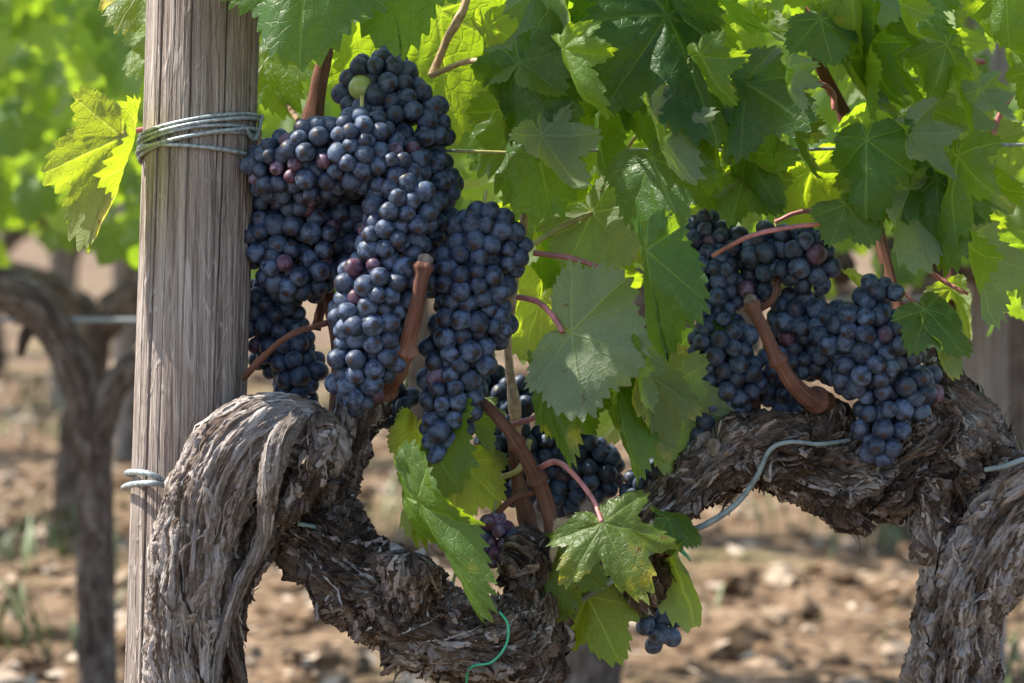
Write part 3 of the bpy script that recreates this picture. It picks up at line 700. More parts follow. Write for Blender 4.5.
# J px, tip px, y at J, y at tip, N of the upper side, options
LEAVES = [
    # left vine
    ((122, 137), (90, 248), -.02, -.03, (.10, .85, .3), dict(m='leaf_y', fl=4, fr=104, depth=.30, curl=.1, wide=.82, lab='yellowing spotted leaf folded along its midrib, alone left of the post')),
    ((150, -22), (112, 22), .06, .02, (.1, -.7, .7), dict(m='leaf_y', lab='small yellow leaf tip behind the top of the post')),
    ((168, 30), (128, 70), .07, .05, (.2, -.8, .5), dict(m='leaf_light')),
    ((165, 75), (134, 108), .09, .07, (.2, .8, .5), dict(m='leaf')),
    ((308, -52), (296, 78), -.10, -.13, (.05, -.95, .3), dict(m='leaf', fl=8, fr=10, depth=.2, lab='large dark leaf hanging over the bunches beside the post top')),
    ((388, -55), (400, 58), -.07, -.10, (.2, -.95, .3), dict(m='leaf', fl=10, fr=45, depth=.25)),
    ((262, 62), (306, 124), .09, .07, (.2, -.9, .3), dict(m='leaf')),
    ((438, 10), (452, 160), .10, .13, (.1, .8, .5), dict(m='leaf_light', depth=.25, wide=1.1)),
    ((519, 64), (574, 164), -.05, -.08, (.15, -.9, .35), dict(m='leaf', fl=20, fr=62, depth=.28, curl=.3, lab='large dark leaf with pale veins, its left edge folded over')),
    ((519, 62), (560, -18), -.05, -.02, (.1, -.6, .8), dict(m='leaf_light', depth=.2, fl=30, fr=10)),
    ((520, 72), (472, 142), .0, -.03, (-.4, .3, .9), dict(m='leaf', fl=30, fr=40, depth=.25, curl=.7, lab='curled leaf showing its pale shiny side right of the bunches')),
    ((548, -25), (612, 70), -.03, -.08, (.5, .6, .6), dict(m='leaf', fl=20, fr=20, depth=.2)),
    ((640, -12), (632, 112), -.06, -.09, (-.05, -.95, .35), dict(m='leaf', depth=.2, fl=12, fr=12)),
    ((530, 110), (548, 205), .03, .0, (0, -.9, .4), dict(m='leaf', depth=.22)),
    ((592, 212), (636, 268), .05, .03, (-.1, .9, .3), dict(m='leaf_s', depth=.22, wide=1.15)),
    ((560, 215), (585, 330), .12, .12, (0, -.9, .3), dict(m='leaf', depth=.25)),
    ((540, 300), (520, 362), .09, .06, (0, .9, .4), dict(m='leaf_light', depth=.25)),
    ((570, 332), (650, 358), -.07, -.11, (.1, .98, -.1), dict(m='leaf_s', fl=10, fr=14, depth=.20, curl=-.25, wide=1.1, lab='pale underside leaf with reddish brown blemishes between the two halves')),
    ((546, 378), (562, 470), -.06, -.08, (-.6, -.75, .2), dict(m='leaf_s', fl=45, fr=12, depth=.2, wide=.5, lab='narrow folded leaf with a glowing yellow edge above the arm')),
    ((614, 378), (632, 478), -.05, -.08, (-.5, -.7, .4), dict(m='leaf_light', fl=50, fr=35, depth=.22, wide=.6)),
    ((648, 372), (660, 466), -.06, -.05, (-.4, .5, .7), dict(m='leaf_y', depth=.3, wide=.6)),
    ((658, 392), (676, 484), -.03, -.02, (-.3, .6, .7), dict(m='leaf_light', depth=.3)),
    ((428, 430), (394, 542), -.01, -.03, (-.8, -.45, .5), dict(m='leaf', fl=10, fr=50, depth=.22, lab='bluish green leaf hanging just above the knotty arm')),
    ((416, 430), (405, 485), .02, .01, (-.2, .8, .4), dict(m='leaf_light', depth=.25)),
    ((418, 502), (482, 613), -.12, -.15, (-.78, -.48, .15), dict(m='leaf_light', fl=10, fr=12, depth=.12, wide=.38, lab='bright light green leaf lying across the knotty arm')),
    ((462, 462), (446, 536), .03, .02, (.1, .8, .5), dict(m='leaf_light', depth=.25)),
    ((602, 524), (640, 594), -.12, -.16, (.05, -.75, .65), dict(m='leaf_y', fl=14, fr=18, depth=.50, curl=.5, wide=1.05, lab='five lobed leaf with a yellow and rusty centre in front of the arm')),
    ((632, 352), (642, 410), -.085, -.09, (-.6, .35, .8), dict(m='leaf_light', depth=.3, fl=40, fr=40)),
    ((690, 395), (676, 470), .03, .01, (-.4, .6, .5), dict(m='leaf_light', depth=.3)),
    ((575, 395), (588, 440), -.03, -.04, (-.5, -.3, .8), dict(m='leaf', depth=.25, fl=40, fr=40)),
    ((470, 412), (482, 452), .02, .0, (-.2, .7, .6), dict(m='leaf_light', depth=.3, fl=40, fr=40)),
    ((150, 275), (128, 330), .06, .05, (-.5, -.6, .5), dict(m='leaf_dry', fl=40, fr=40, curl=.9, lab='dry pale curled leaf peeping out behind the left edge of the post')),
    ((553, 528), (549, 566), -.05, -.06, (-.75, -.5, .3), dict(m='leaf_dry', fl=30, fr=30, wide=.5, lab='small bleached leaf scrap beside the five lobed leaf')),  # white sunlit leaf bit; its brightness is put in by the pale colour
    ((566, 556), (556, 622), -.06, -.07, (-.2, -.7, .6), dict(m='leaf_y', fl=25, fr=25, depth=.3)),
    ((588, 596), (622, 668), -.03, -.05, (.1, -.95, .2), dict(m='leaf_s', fl=14, fr=14, depth=.35, lab='dull grey green leaf lowest of all beneath the arm')),
    # right vine
    ((652, 160), (688, 240), -.09, -.13, (0, -.92, .4), dict(m='leaf', fl=12, fr=30, depth=.26, wide=.95, lab='dark bluish leaf with a pale midrib above the right bunches')),
    ((646, 250), (664, 384), -.13, -.14, (-.05, -.95, .3), dict(m='leaf', fl=8, fr=80, depth=.20, wide=.62, lab='large dusty leaf with a curled left margin beside the right bunches')),
    ((658, 70), (694, 108), -.09, -.1, (.1, .9, .2), dict(m='leaf_light', depth=.2)),
    ((668, 15), (728, 150), -.07, -.10, (.5, -.8, .35), dict(m='leaf', fl=45, fr=25, depth=.2)),
    ((632, 20), (690, 165), -.02, -.06, (.0, -.9, .4), dict(m='leaf', fl=15, fr=40, depth=.25)),
    ((704, -25), (758, 84), -.06, -.10, (.2, -.85, .5), dict(m='leaf', fl=20, fr=30, depth=.3)),
    ((746, 84), (842, 142), -.07, -.11, (.0, -.88, .45), dict(m='leaf', fl=16, fr=20, depth=.28, wide=1.05, lab='broad dark leaf with thin pale veins spreading to the right')),
    ((732, 152), (806, 178), -.02, -.04, (0, .75, .65), dict(m='leaf_light', fl=15, fr=20, depth=.28)),
    ((744, 178), (792, 228), -.07, -.10, (.1, -.9, .4), dict(m='leaf', fl=20, fr=15, depth=.25)),
    ((690, 170), (732, 222), -.03, -.05, (.1, -.9, .4), dict(m='leaf', depth=.3)),
    ((708, 110), (728, 222), -.08, -.10, (.8, -.55, .2), dict(m='leaf', fl=60, fr=20, depth=.22)),
    ((836, 42), (892, 188), -.03, -.06, (-.7, .6, .3), dict(m='leaf_s', fl=25, fr=30, depth=.22)),
    ((820, 20), (838, 80), -.02, -.05, (.2, -.8, .5), dict(m='leaf', depth=.25)),
    ((866, 60), (872, 150), .0, -.03, (.3, -.9, .3), dict(m='leaf', depth=.25)),
    ((846, 205), (892, 262), -.08, -.10, (.2, -.9, .35), dict(m='leaf', fl=40, fr=12, depth=.25)),
    ((878, 168), (930, 252), -.05, -.08, (.1, -.9, .4), dict(m='leaf', fl=15, fr=25, depth=.28, lab='broad green leaf in light and shade above the far right bunch')),
    ((926, 310), (984, 372), -.04, -.06, (.3, -.8, .5), dict(m='leaf', fl=30, fr=10, depth=.25)),
    ((934, 330), (962, 404), -.02, -.03, (.2, .8, .4), dict(m='leaf_light', depth=.25)),
    ((966, 238), (1006, 376), -.03, -.05, (-.75, .6, .2), dict(m='leaf', fl=30, fr=20, depth=.22, lab='long narrow leaf hanging at the right beyond the bunches')),
    ((955, 165), (1008, 262), .02, .0, (-.3, -.9, .3), dict(m='leaf', fl=20, fr=25, depth=.28)),
    ((892, -15), (984, 78), .02, -.02, (-.5, .4, .75), dict(m='leaf', fl=45, fr=20, depth=.25)),
    ((850, -20), (868, 90), .0, -.02, (-.6, -.5, .5), dict(m='leaf', fl=50, fr=40, depth=.25)),
    ((908, 30), (925, 118), .01, .0, (-.7, -.5, .5), dict(m='leaf', fl=40, fr=40, depth=.25)),
    ((960, 95), (985, 190), .0, -.02, (.4, -.8, .4), dict(m='leaf', fl=20, fr=20, depth=.25)),
    ((930, 110), (960, 180), -.02, -.04, (.1, -.9, .4), dict(m='leaf', depth=.3)),
    ((848, 275), (872, 305), .06, .05, (.1, .8, .5), dict(m='leaf_light', depth=.25)),
    ((714, 318), (738, 338), -.03, -.05, (-.2, -.2, .9), dict(m='leaf_light', depth=.25)),
    ((664, 540), (702, 636), -.01, -.04, (.35, .7, .55), dict(m='leaf_light', fl=20, fr=40, depth=.35, lab='bright hanging leaf just right of the drooping arm end')),
    ((668, 518), (714, 532), -.0, .01, (.3, -.7, .6), dict(m='leaf', fl=40, fr=40, depth=.2)),
    ((700, 20), (690, 100), .03, .03, (0, .8, .5), dict(m='leaf_light', depth=.25)),
]
bunch_green = []
n_leaf = {vine_l.name: 0, vine_r.name: 0}
def put_leaf(me, M, parent, name='leaf'):
    o = link(name, me)
    o.parent = parent
    o.matrix_world = M if False else M
    o.matrix_parent_inverse = Matrix.Translation(parent.location).inverted(); o.matrix_basis = M
    n_leaf[parent.name] += 1
    return o
for i, (j, tp, yj, yt, N, o) in enumerate(LEAVES):
    if i >= 35 and 'lab' not in o and j[0] > 640:
        dj = rng.uniform(-.07, .07); yj, yt = yj + dj, yt + dj
    if i >= 35 and 'lab' not in o and j[0] > 690 and i % 2 == 0: N = (-.5, .5, .5)
    k = .68 if i >= 35 and j[0] > 685 else (.88 if i >= 35 or tp[1] < 170 and i > 3 else 1.0)
    tp = (j[0] + (tp[0] - j[0]) * k, j[1] + (tp[1] - j[1]) * k)
    me = leaf_mesh('leaf', 100 + i, MAT[o.get('m', 'leaf')], o.get('depth', .3), foldL=o.get('fl', 18), foldR=o.get('fr', 18), curl=o.get('curl', .35), pucker=.07, wave=o.get('wave', .12))
    N = (N[0] - .22, N[1], N[2] + .08)
    par = vine_l if i < 35 else vine_r
    ob = put_leaf(me, leaf_matrix(P(*j, yj), P(*tp, yt), N, o.get('wide', 1.0)), par)
    if 'lab' in o: ob['label'] = o['lab']

# a bank of leaf shapes for the rest of the near canopy
bank = []
for s in range(12):
    g = np.random.default_rng(s + 300)
    bank.append(leaf_mesh('leaf', 300 + s, MAT[('leaf', 'leaf', 'leaf_light', 'leaf', 'leaf_s', 'leaf_light')[s % 6]], g.uniform(.26, .46), foldL=g.uniform(5, 40), foldR=g.uniform(5, 40), curl=g.uniform(.1, 1.3), wave=.15, pucker=.08))

def inside(px, py, poly):
    c = False; n = len(poly)
    for i in range(n):
        (x1, y1), (x2, y2) = poly[i], poly[(i + 1) % n]
        if (y1 > py) != (y2 > py) and px < (x2 - x1) * (py - y1) / (y2 - y1) + x1: c = not c
    return c

def lean_leaf(px, py, y, front):
    L = rng.uniform(.042, .075) ; J = P(px, py, y)
    out = -1.0 if front else 1.0
    tip = np.array([rng.normal() * .45, out * rng.uniform(.1, .5), -1.0]); tip /= np.linalg.norm(tip)
    N = np.array([-.35 + rng.normal() * .95, out * rng.uniform(.2, 1.0), rng.uniform(.2, .9)])
    return J, J + tip * L, N

back_poly = [(262, -40), (262, 105), (330, 60), (440, 60), (470, 200), (530, 270), (565, 340), (605, 440), (660, 460), (685, 370), (690, 230), (840, 210), (880, 260), (925, 290), (955, 350), (1060, 330), (1060, -40)]
front_poly = [(690, -40), (690, 110), (740, 180), (860, 200), (930, 240), (1060, 250), (1060, -40)]
def fill(n, poly, y0, y1, front, mind):
    pts = []; tries = 0
    while len(pts) < n and tries < 6000:
        tries += 1
        px, py = rng.uniform(255, 1060), rng.uniform(-45, 480)
        if not inside(px, py + 35, poly): continue
        if any((px - a) ** 2 + (py - b) ** 2 < mind * mind for a, b in pts): continue
        pts.append((px, py))
    for px, py in pts:
        J, T, N = lean_leaf(px, py, rng.uniform(y0, y1), front)
        put_leaf(bank[rng.integers(0, 12)], leaf_matrix(J, T, N, rng.uniform(.85, 1.1)), vine_l if px < 610 else vine_r)
fill(60, back_poly, .08, .36, False, 44)
fill(6, front_poly, -.12, .08, True, 60)
fill(10, front_poly, .10, .24, False, 55)
def edge_on(n, poly, y0, y1, mind):
    """leaves turned to the light, seen nearly edge on"""
    pts = []; tries = 0
    while len(pts) < n and tries < 4000:
        tries += 1
        px, py = rng.uniform(450, 1060), rng.uniform(-45, 420)
        if inside(px, py + 30, poly) and all((px - a) ** 2 + (py - b) ** 2 > mind * mind for a, b in pts): pts.append((px, py))
    for px, py in pts:
        J = P(px, py, rng.uniform(y0, y1)); tip = np.array([rng.uniform(-.05, .7), rng.uniform(-.5, .2), -1.0]); tip /= np.linalg.norm(tip)
        N = np.array([-.8 + rng.normal() * .25, .22 + rng.normal() * .4, .45])
        put_leaf(bank[rng.integers(0, 12)], leaf_matrix(J, J + tip * rng.uniform(.042, .070), N, rng.uniform(.8, 1.05)), vine_l if px < 610 else vine_r)
fill(6, front_poly, -.13, .02, True, 50)
edge_on(22, front_poly, -.16, .06, 46)
edge_on(9, [(470, -40), (470, 170), (560, 215), (690, 215), (690, -40)], -.12, .06, 55)

# the rest of the near canopy (unseen, above and beside the frame, added to shade the row): one mass of leaves per vine
LIT = [  # areas kept open to the sun by leaving canopy leaves out, in the plane of the row (pixels, y)
    ([(120, -60), (262, -60), (246, 420), (238, 760), (110, 760)], -.05), ([(140, 760), (140, 560), (180, 440), (260, 380), (345, 400), (345, 470), (260, 560), (240, 760)], -.11),
    ([(380, 420), (500, 420), (500, 640), (380, 640)], -.10), ([(530, 470), (670, 470), (670, 680), (530, 680)], -.10), ([(890, 520), (1010, 520), (980, 760), (880, 760)], -.03),
    ([(30, 80), (140, 80), (140, 260), (30, 260)], -.03), ([(700, 420), (850, 420), (850, 470), (700, 470)], -.02),
    ([(470, 380), (560, 380), (560, 520), (470, 520)], .0),
]
def in_lit(p):
    for k in range(1, 46):                  # walk down the sun ray from the leaf
        q = p - SUN * (k * .025)
        px, py, _ = PIX(q)
        for poly, yp in LIT:
            if abs(q[1] - yp) < .10 and inside(px, py, poly): return True
    return False
def canopy(n, xr, yr, zr, chk=True):
    out = []; tries = 0
    while len(out) < n and tries < 20000:
        tries += 1
        p = np.array([rng.uniform(*xr), rng.uniform(*yr), rng.uniform(*zr)])
        front = p[1] < .05
        L = rng.uniform(.06, .105); o = -1.0 if front else 1.0
        tip = np.array([rng.normal() * .5, o * rng.uniform(.1, .6), -1.0]); tip /= np.linalg.norm(tip)
        N = np.array([-.3 + rng.normal() * .6, o * rng.uniform(.3, 1.0), rng.uniform(.2, 1.0)])
        px, py, _ = PIX(p + tip * L * .5)
        if -70 < px < 1094 and py > -62: continue          # inside the picture the leaves are placed one by one
        if chk and (in_lit(p) or in_lit(p + tip * L * .9)): continue
        out.append((p, p + tip * L, N))
    return out
ZT = P(512, 0)[2]
il = canopy(34, (-.34, .06), (-.22, .04), (ZT, ZT + .6)) + canopy(30, (-1.3, -.55), (-.2, .3), (ZT - .1, ZT + .6))
ir = canopy(26, (.06, .55), (-.22, .04), (ZT, ZT + .5)) + canopy(60, (.52, .95), (-.15, .3), (.72, ZT + .3))
for par, it in ((vine_l, il), (vine_r, ir)):
    o = merged_leaves('foliage', it, MAT['foliage'], par, mid=True); o['kind'] = 'stuff'

# ------------------------------------------------------------------ the post, its wire ties, trellis wires
def make_post():
    top, bot = P(234, -900, .0), P(165, 1150, .0)
    nz_, nv = 360, 560
    t = np.linspace(0, 1, nz_); v = np.arange(nv) / nv * 2 * math.pi
    c = bot[None] * (1 - t[:, None]) + top[None] * t[:, None]
    TT, VV = np.meshgrid(t, v, indexing='ij'); H = TT * np.linalg.norm(top - bot)
    R = 56 * S * (1 + .012 * noise(np.cos(VV) * 1.2, np.sin(VV) * 1.2, H * 3) + .006 * noise(np.cos(VV) * 22, np.sin(VV) * 22, H * 5) + .004 * noise(np.cos(VV) * 60, np.sin(VV) * 60, H * 14))
    cr = np.zeros_like(R)
    # angle 0 faces the camera, positive to the right
    for k in range(26):
        a0 = -1.5 + 3.3 * (k + .5 * rng.random()) / 26; wd = rng.uniform(.006, .016); dep = rng.uniform(.0010, .0042)
        if k in (6, 11, 16, 21): wd, dep = (.026, .016, .018, .045)[(k - 6) // 5], (.008, .006, .007, .012)[(k - 6) // 5]
        h0, h1 = (-1, 9) if k in (6, 11, 16, 21) else sorted(rng.uniform(-.2, 1.7, 2))
        ac = a0 + .035 * noise(H * 3 + k, 0 * H, 0 * H) + .01 * noise(H * 17 + k, 0 * H, 0 * H)
        d = np.abs((VV - ac + math.pi) % (2 * math.pi) - math.pi) / wd
        m = np.clip(1 - d, 0, 1) ** .7 * np.clip((H - h0) / .08, 0, 1) * np.clip((h1 - H) / .08, 0, 1) * (.6 + .4 * noise(H * 9 + k, 0 * H, 0 * H + 3))
        R -= dep * np.clip(m, 0, 1); cr = np.maximum(cr, np.clip(m, 0, 1) * min(1, dep / .003))
    X = np.stack([c[:, 0:1] + R * np.sin(VV), c[:, 1:2] - R * np.cos(VV), c[:, 2:3] + 0 * R], -1)
    mb = MB(); f = grid_faces(nz_, nv); f.append(tuple(range(nv - 1, -1, -1))); f.append(tuple((nz_ - 1) * nv + j for j in range(nv)))
    mb.add(X.reshape(-1, 3), f, crack=cr.ravel())
    o = mb.build('wooden_post', MAT['wood'], origin=bot)
    tag(o, 'weathered grey wooden post with long cracks, wires tied round it', 'post')
make_post()

def wrap(rows, rw, mat, name, label, cat, ext=()):
    """rows: (y at left px, y at right px, sag): turns of wire round the post, front and back"""
    mb = MB()
    for (yl, yr, sag, da) in rows:
        pts = []
        for a in np.linspace(-math.pi, math.pi, 49):
            s_, c_ = math.sin(a), math.cos(a)
            py = yl + (yr - yl) * (s_ + 1) / 2 + sag * c_ + (8 * da if c_ < 0 else 0) * -c_
            cx = 234 + (165 - 234) * (py + 900) / 2050
            p = P(cx, py, 0.0); R = 58.5 * S + da * .0006
            pts.append([p[0] + R * s_, p[1] - R * c_, p[2], rw])
        tube(mb, pts, 8, 97)
    for e in ext: tube(mb, [pt(*q) for q in e], 8, 40)
    o = mb.build(name, MAT[mat])
    return tag(o, label, cat)
wrap([(138, 117, -7, 0), (143, 121, -7, 2), (152, 135, -15, 1), (154, 131, -6, 3), (161, 139, -13, 0), (150, 160, -8, 2)], .0017, 'zinc', 'wire_tie',
     'coil of galvanised wire wound several times round the upper post', 'wire tie',
     ext=[[(246, 128, 2.3, -.03), (254, 140, 2.3, -.02), (259, 128, 2.3, -.01), (262, 116, 2.3, .0)]])
mbw = MB()
tube(mbw, [pt(170, 484, 3.2, -.045), pt(150, 474, 3.2, -.055), pt(132, 472, 3.2, -.03), pt(128, 474, 3, .0), pt(150, 476, 3, .06)], 8, 40)
tube(mbw, [pt(170, 486, 3.2, -.05), pt(150, 483, 3.2, -.058), pt(130, 485, 3.2, -.035), pt(124, 488, 3, .0), pt(140, 486, 3, .06)], 8, 40)
tag(mbw.build('wire_tie', MAT['zinc']), 'two turns of thick wire low on the post beside the arched trunk', 'wire tie')

def wire(pts, r, mat, name, label, cat, n=60):
    mb = MB(); tube(mb, [pt(*q) for q in pts], 8, n); return tag(mb.build(name, MAT[mat]), label, cat)
wire([(258, 140, 1.6, .05), (460, 151, 1.6, .05), (640, 150, 1.6, .05), (780, 150, 1.7, .05), (920, 146, 1.8, .05), (1100, 144, 1.8, .05), (1500, 140, 1.8, .05)], 1, 'zinc', 'trellis_wire', 'thin grey trellis wire stretched through the leaves from the post', 'wire')
wire([(150, 482, 2.2, .055), (300, 524, 2.4, -.072), (345, 525, 2.4, -.0)], 1, 'stake', 'support_wire', 'short dull wire passing through the arched trunk', 'wire')
wire([(232, 1150, 5, .0), (232, 683, 5, -.01), (231, 540, 5, -.01), (236, 430, 5, .06)], 1, 'stake', 'metal_stake', 'slim greenish grey stake standing behind the arched trunk', 'stake')
wire([(850, 440, 2.0, -.03), (820, 444, 2.1, -.05), (790, 442, 2.2, -.055), (770, 450, 2.4, -.055), (756, 478, 2.7, -.05), (735, 505, 3.1, -.045), (705, 525, 3.4, -.04), (672, 538, 3.4, -.035), (640, 560, 3.6, -.04), (605, 585, 3.4, -.045), (580, 600, 3.2, -.03)], 1, 'tube', 'plastic_tie_tube', 'grey blue plastic tube tied round the drooping arm', 'tie tube', 120)
wire([(985, 470, 2.6, -.04), (1005, 466, 2.8, -.05), (1030, 458, 2.8, -.05), (1080, 450, 2.8, -.02)], 1, 'tube', 'plastic_tie_tube', 'short grey blue tube end at the fork of the thick trunk', 'tie tube')
wire([(655, 532, 1.6, -.06), (668, 540, 2.2, -.065), (684, 553, 2.0, -.05), (690, 560, 1.4, -.03)], 1, 'green_tie', 'green_twine', 'bright green plastic tie beside the five lobed leaf', 'twine')
wire([(500, 612, 1.3, -.10), (508, 625, 1.3, -.102), (506, 645, 1.3, -.104), (492, 662, 1.3, -.10), (470, 668, 1.3, -.09), (466, 690, 1.3, -.07)], 1, 'green_tie', 'green_twine', 'thin green twine looped over the knotty end of the arm', 'twine')

# ------------------------------------------------------------------ grape bunches
gv, gf = ico(3)
gmeshes = []
for s in range(6):
    g = np.random.default_rng(s)
    V = gv * np.array([1, 1, 1.02 + .03 * s]); V = V * (1 + .045 * noise(gv[:, 0] * 1.2 + s * 9, gv[:, 1] * 1.2, gv[:, 2] * 1.2))[:, None]
    V[:, 2] -= .05 * np.clip((gv[:, 2] - .93) / .07, 0, 1)
    mb = MB(); mb.add(V, gf, lz=gv[:, 2]); gmeshes.append((V, mb))
def gmesh(k, mat):
    key = (k, mat)
    if key not in gmesh.c:
        me = gmeshes[k][1].mesh('grape'); me.materials.append(MAT[mat]); gmesh.c[key] = me
    return gmesh.c[key]
gmesh.c = {}
gv2, gf2 = ico(2)

BUNCH = [
    # label, blobs (px, py, r, y), grape radius px, options
    ('tall dark bunch topping the cluster beside the post, with one pale green grape', [(380, 90, 42, .02), (400, 130, 52, .02), (415, 180, 44, .02), (420, 225, 36, .03), (418, 262, 22, .04), (385, 66, 20, .02)], 10.0, dict(green=(366, 79))),
    ('broad dusty bunch with small reddish grapes right against the post', [(280, 168, 34, -.03), (318, 158, 42, -.04), (358, 150, 42, -.05), (392, 172, 36, -.05), (300, 190, 28, -.02), (264, 190, 24, .0)], 9.0, dict(red=.12)),
    ('long tapering bunch hanging left of the thick cut cane', [(404, 208, 36, -.06), (392, 240, 36, -.06), (382, 285, 44, -.06), (372, 320, 42, -.06), (366, 355, 38, -.06), (360, 385, 30, -.06), (356, 402, 18, -.06)], 9.8, dict(red=.05)),
    ('rounded bunch in the shade between the post and the long bunch', [(275, 240, 34, .0), (310, 240, 40, .0), (290, 268, 30, -.01), (342, 250, 30, .01), (268, 220, 26, .01), (345, 205, 32, .01), (320, 205, 30, .01), (316, 274, 26, .0)], 9.8, {}),
    ('dark bunch low beside the post just above the arched trunk', [(270, 310, 32, .04), (282, 345, 34, .04), (296, 372, 28, .04), (302, 392, 18, .04)], 9.4, {}),
    ('conical bunch hanging right of the thick cut cane', [(482, 236, 34, -.03), (508, 248, 24, -.03), (468, 280, 46, -.03), (472, 320, 42, -.03), (460, 355, 40, -.03), (452, 392, 35, -.03), (444, 425, 27, -.03), (438, 455, 17, -.03), (436, 470, 9, -.03)], 10.0, {}),
    ('few small grapes hanging behind the cut cane', [(404, 396, 15, .03), (396, 412, 10, .03), (390, 420, 7, .03)], 8.6, {}),
    ('half hidden bunch behind the brown canes in the middle', [(512, 400, 26, .07), (506, 440, 30, .06), (520, 475, 30, .06), (560, 450, 36, .07), (592, 470, 32, .07), (560, 490, 28, .07), (490, 385, 20, .08)], 9.2, {}),
    ('small bunch half covered by hanging leaves left of the drooping arm', [(645, 478, 18, .05), (652, 500, 16, .05), (632, 498, 16, .05)], 8.8, {}),
    ('little loose bunch of reddish grapes on the knotty arm', [(492, 530, 18, -.02), (508, 542, 15, -.02), (484, 548, 14, -.02), (496, 554, 15, -.02)], 7.8, dict(red=.6)),
    ('tiny shrivelled reddish bunch low behind the bright leaf', [(458, 598, 12, .0), (466, 612, 12, .0), (452, 590, 9, .0)], 5.6, dict(red=.7)),
    ('small bunch of a few grapes below the end of the drooping arm', [(652, 618, 17, .0), (664, 632, 15, .0), (656, 645, 9, .0), (640, 608, 14, .01), (668, 614, 13, .01)], 9.4, {}),
    ('bunch with a long tail hanging left of the curved red cane', [(706, 235, 24, .02), (712, 270, 28, .01), (718, 305, 26, .01), (722, 345, 34, .0), (728, 380, 36, .0), (722, 410, 26, .0), (704, 430, 18, -.01), (692, 442, 10, -.01)], 9.4, {}),
    ('shaded bunch spreading under the dark leaves above the curved red cane', [(742, 258, 28, .02), (772, 250, 30, .0), (802, 258, 32, -.01), (820, 272, 20, -.01), (752, 285, 22, .02)], 9.4, {}),
    ('bunch tucked between the curved red cane and the rightmost bunch', [(800, 320, 34, .01), (824, 330, 30, .0), (786, 360, 28, .02), (780, 392, 20, .03), (792, 405, 18, .03), (770, 375, 16, .03), (818, 358, 26, .01)], 9.6, {}),
    ('rightmost bunch, broad above and tapering, resting against the old arm', [(878, 300, 24, -.03), (862, 330, 34, -.035), (892, 345, 34, -.035), (870, 370, 36, -.04), (896, 390, 36, -.035), (884, 420, 32, -.04), (880, 448, 22, -.045), (920, 385, 24, -.0), (838, 345, 26, -.02), (836, 322, 20, -.01), (846, 372, 22, -.02)], 10.0, dict(red=.02)),
]
allg = []   # bunch, centre, radius, outward dir
for bi, (lab, blobs, gr, opt) in enumerate(BUNCH):
    B = np.array([[*P(x, y, d), r * S * (d + 2.5) / 2.5] for x, y, r, d in blobs]); G = gr * 1.03 * S
    cen = B[:, :3].mean(0)
    acc = np.zeros((0, 3)); rad = []; dirs = []
    for shell, n in ((0, 4200 * len(B)), (1, 500 * len(B))):
        ks = rng.integers(0, len(B), n); d = rng.normal(size=(n, 3)); d /= np.linalg.norm(d, axis=1)[:, None]
        off = G * (.75 + 1.5 * shell) + rng.normal(size=n) * G * .18
        rr = np.maximum(B[ks, 3] - off, B[ks, 3] * .12)
        pts = B[ks, :3] + d * rr[:, None] * np.array([1, .85, 1])
        D = np.linalg.norm(pts[:, None] - B[None, :, :3], axis=2) - B[None, :, 3]
        dep = D.min(1)
        for i in np.where(dep > -off - G * .55)[0]:
            g_ = G * (1 + np.clip(rng.normal(), -2, 1.6) * .10)
            if len(acc):
                q = np.linalg.norm(acc - pts[i], axis=1)
                if (q < .755 * (g_ + np.array(rad))).any(): continue
            acc = np.vstack([acc, pts[i]]); rad.append(g_); dirs.append(d[i] + [0, 0, -.35])
    for p_, r_, d_ in zip(acc, rad, dirs): allg.append((bi, p_, r_, d_))
print('grapes', len(allg))
# which of them show: a small depth buffer over all bunches
W, Hh = 1024, 683
zb = np.full((Hh, W), 1e9); idb = np.full((Hh, W), -1, int)
for k, (bi, p_, r_, d_) in enumerate(allg):
    px, py, z = PIX(p_); rp = r_ * FPX / z
    x0, x1, y0, y1 = int(px - rp), int(px + rp) + 1, int(py - rp), int(py + rp) + 1
    if x1 < 0 or y1 < 0 or x0 >= W or y0 >= Hh: continue
    yy, xx = np.mgrid[max(0, y0):min(Hh, y1 + 1), max(0, x0):min(W, x1 + 1)]
    if yy.size == 0: continue
    q = 1 - ((xx - px) ** 2 + (yy - py) ** 2) / rp ** 2; zz = np.where(q > 0, z - r_ * np.sqrt(np.maximum(q, 0)), 1e9)
    sl_ = (slice(yy[0, 0], yy[-1, 0] + 1), slice(xx[0, 0], xx[0, -1] + 1)); m = zz < zb[sl_]
    zb[sl_][m] = zz[m]; idb[sl_][m] = k
vis = np.bincount(idb[idb >= 0], minlength=len(allg))
print('visible', (vis > 15).sum(), [int(sum(vis[k] > 15 for k in range(len(allg)) if allg[k][0] == b)) for b in range(len(BUNCH))])

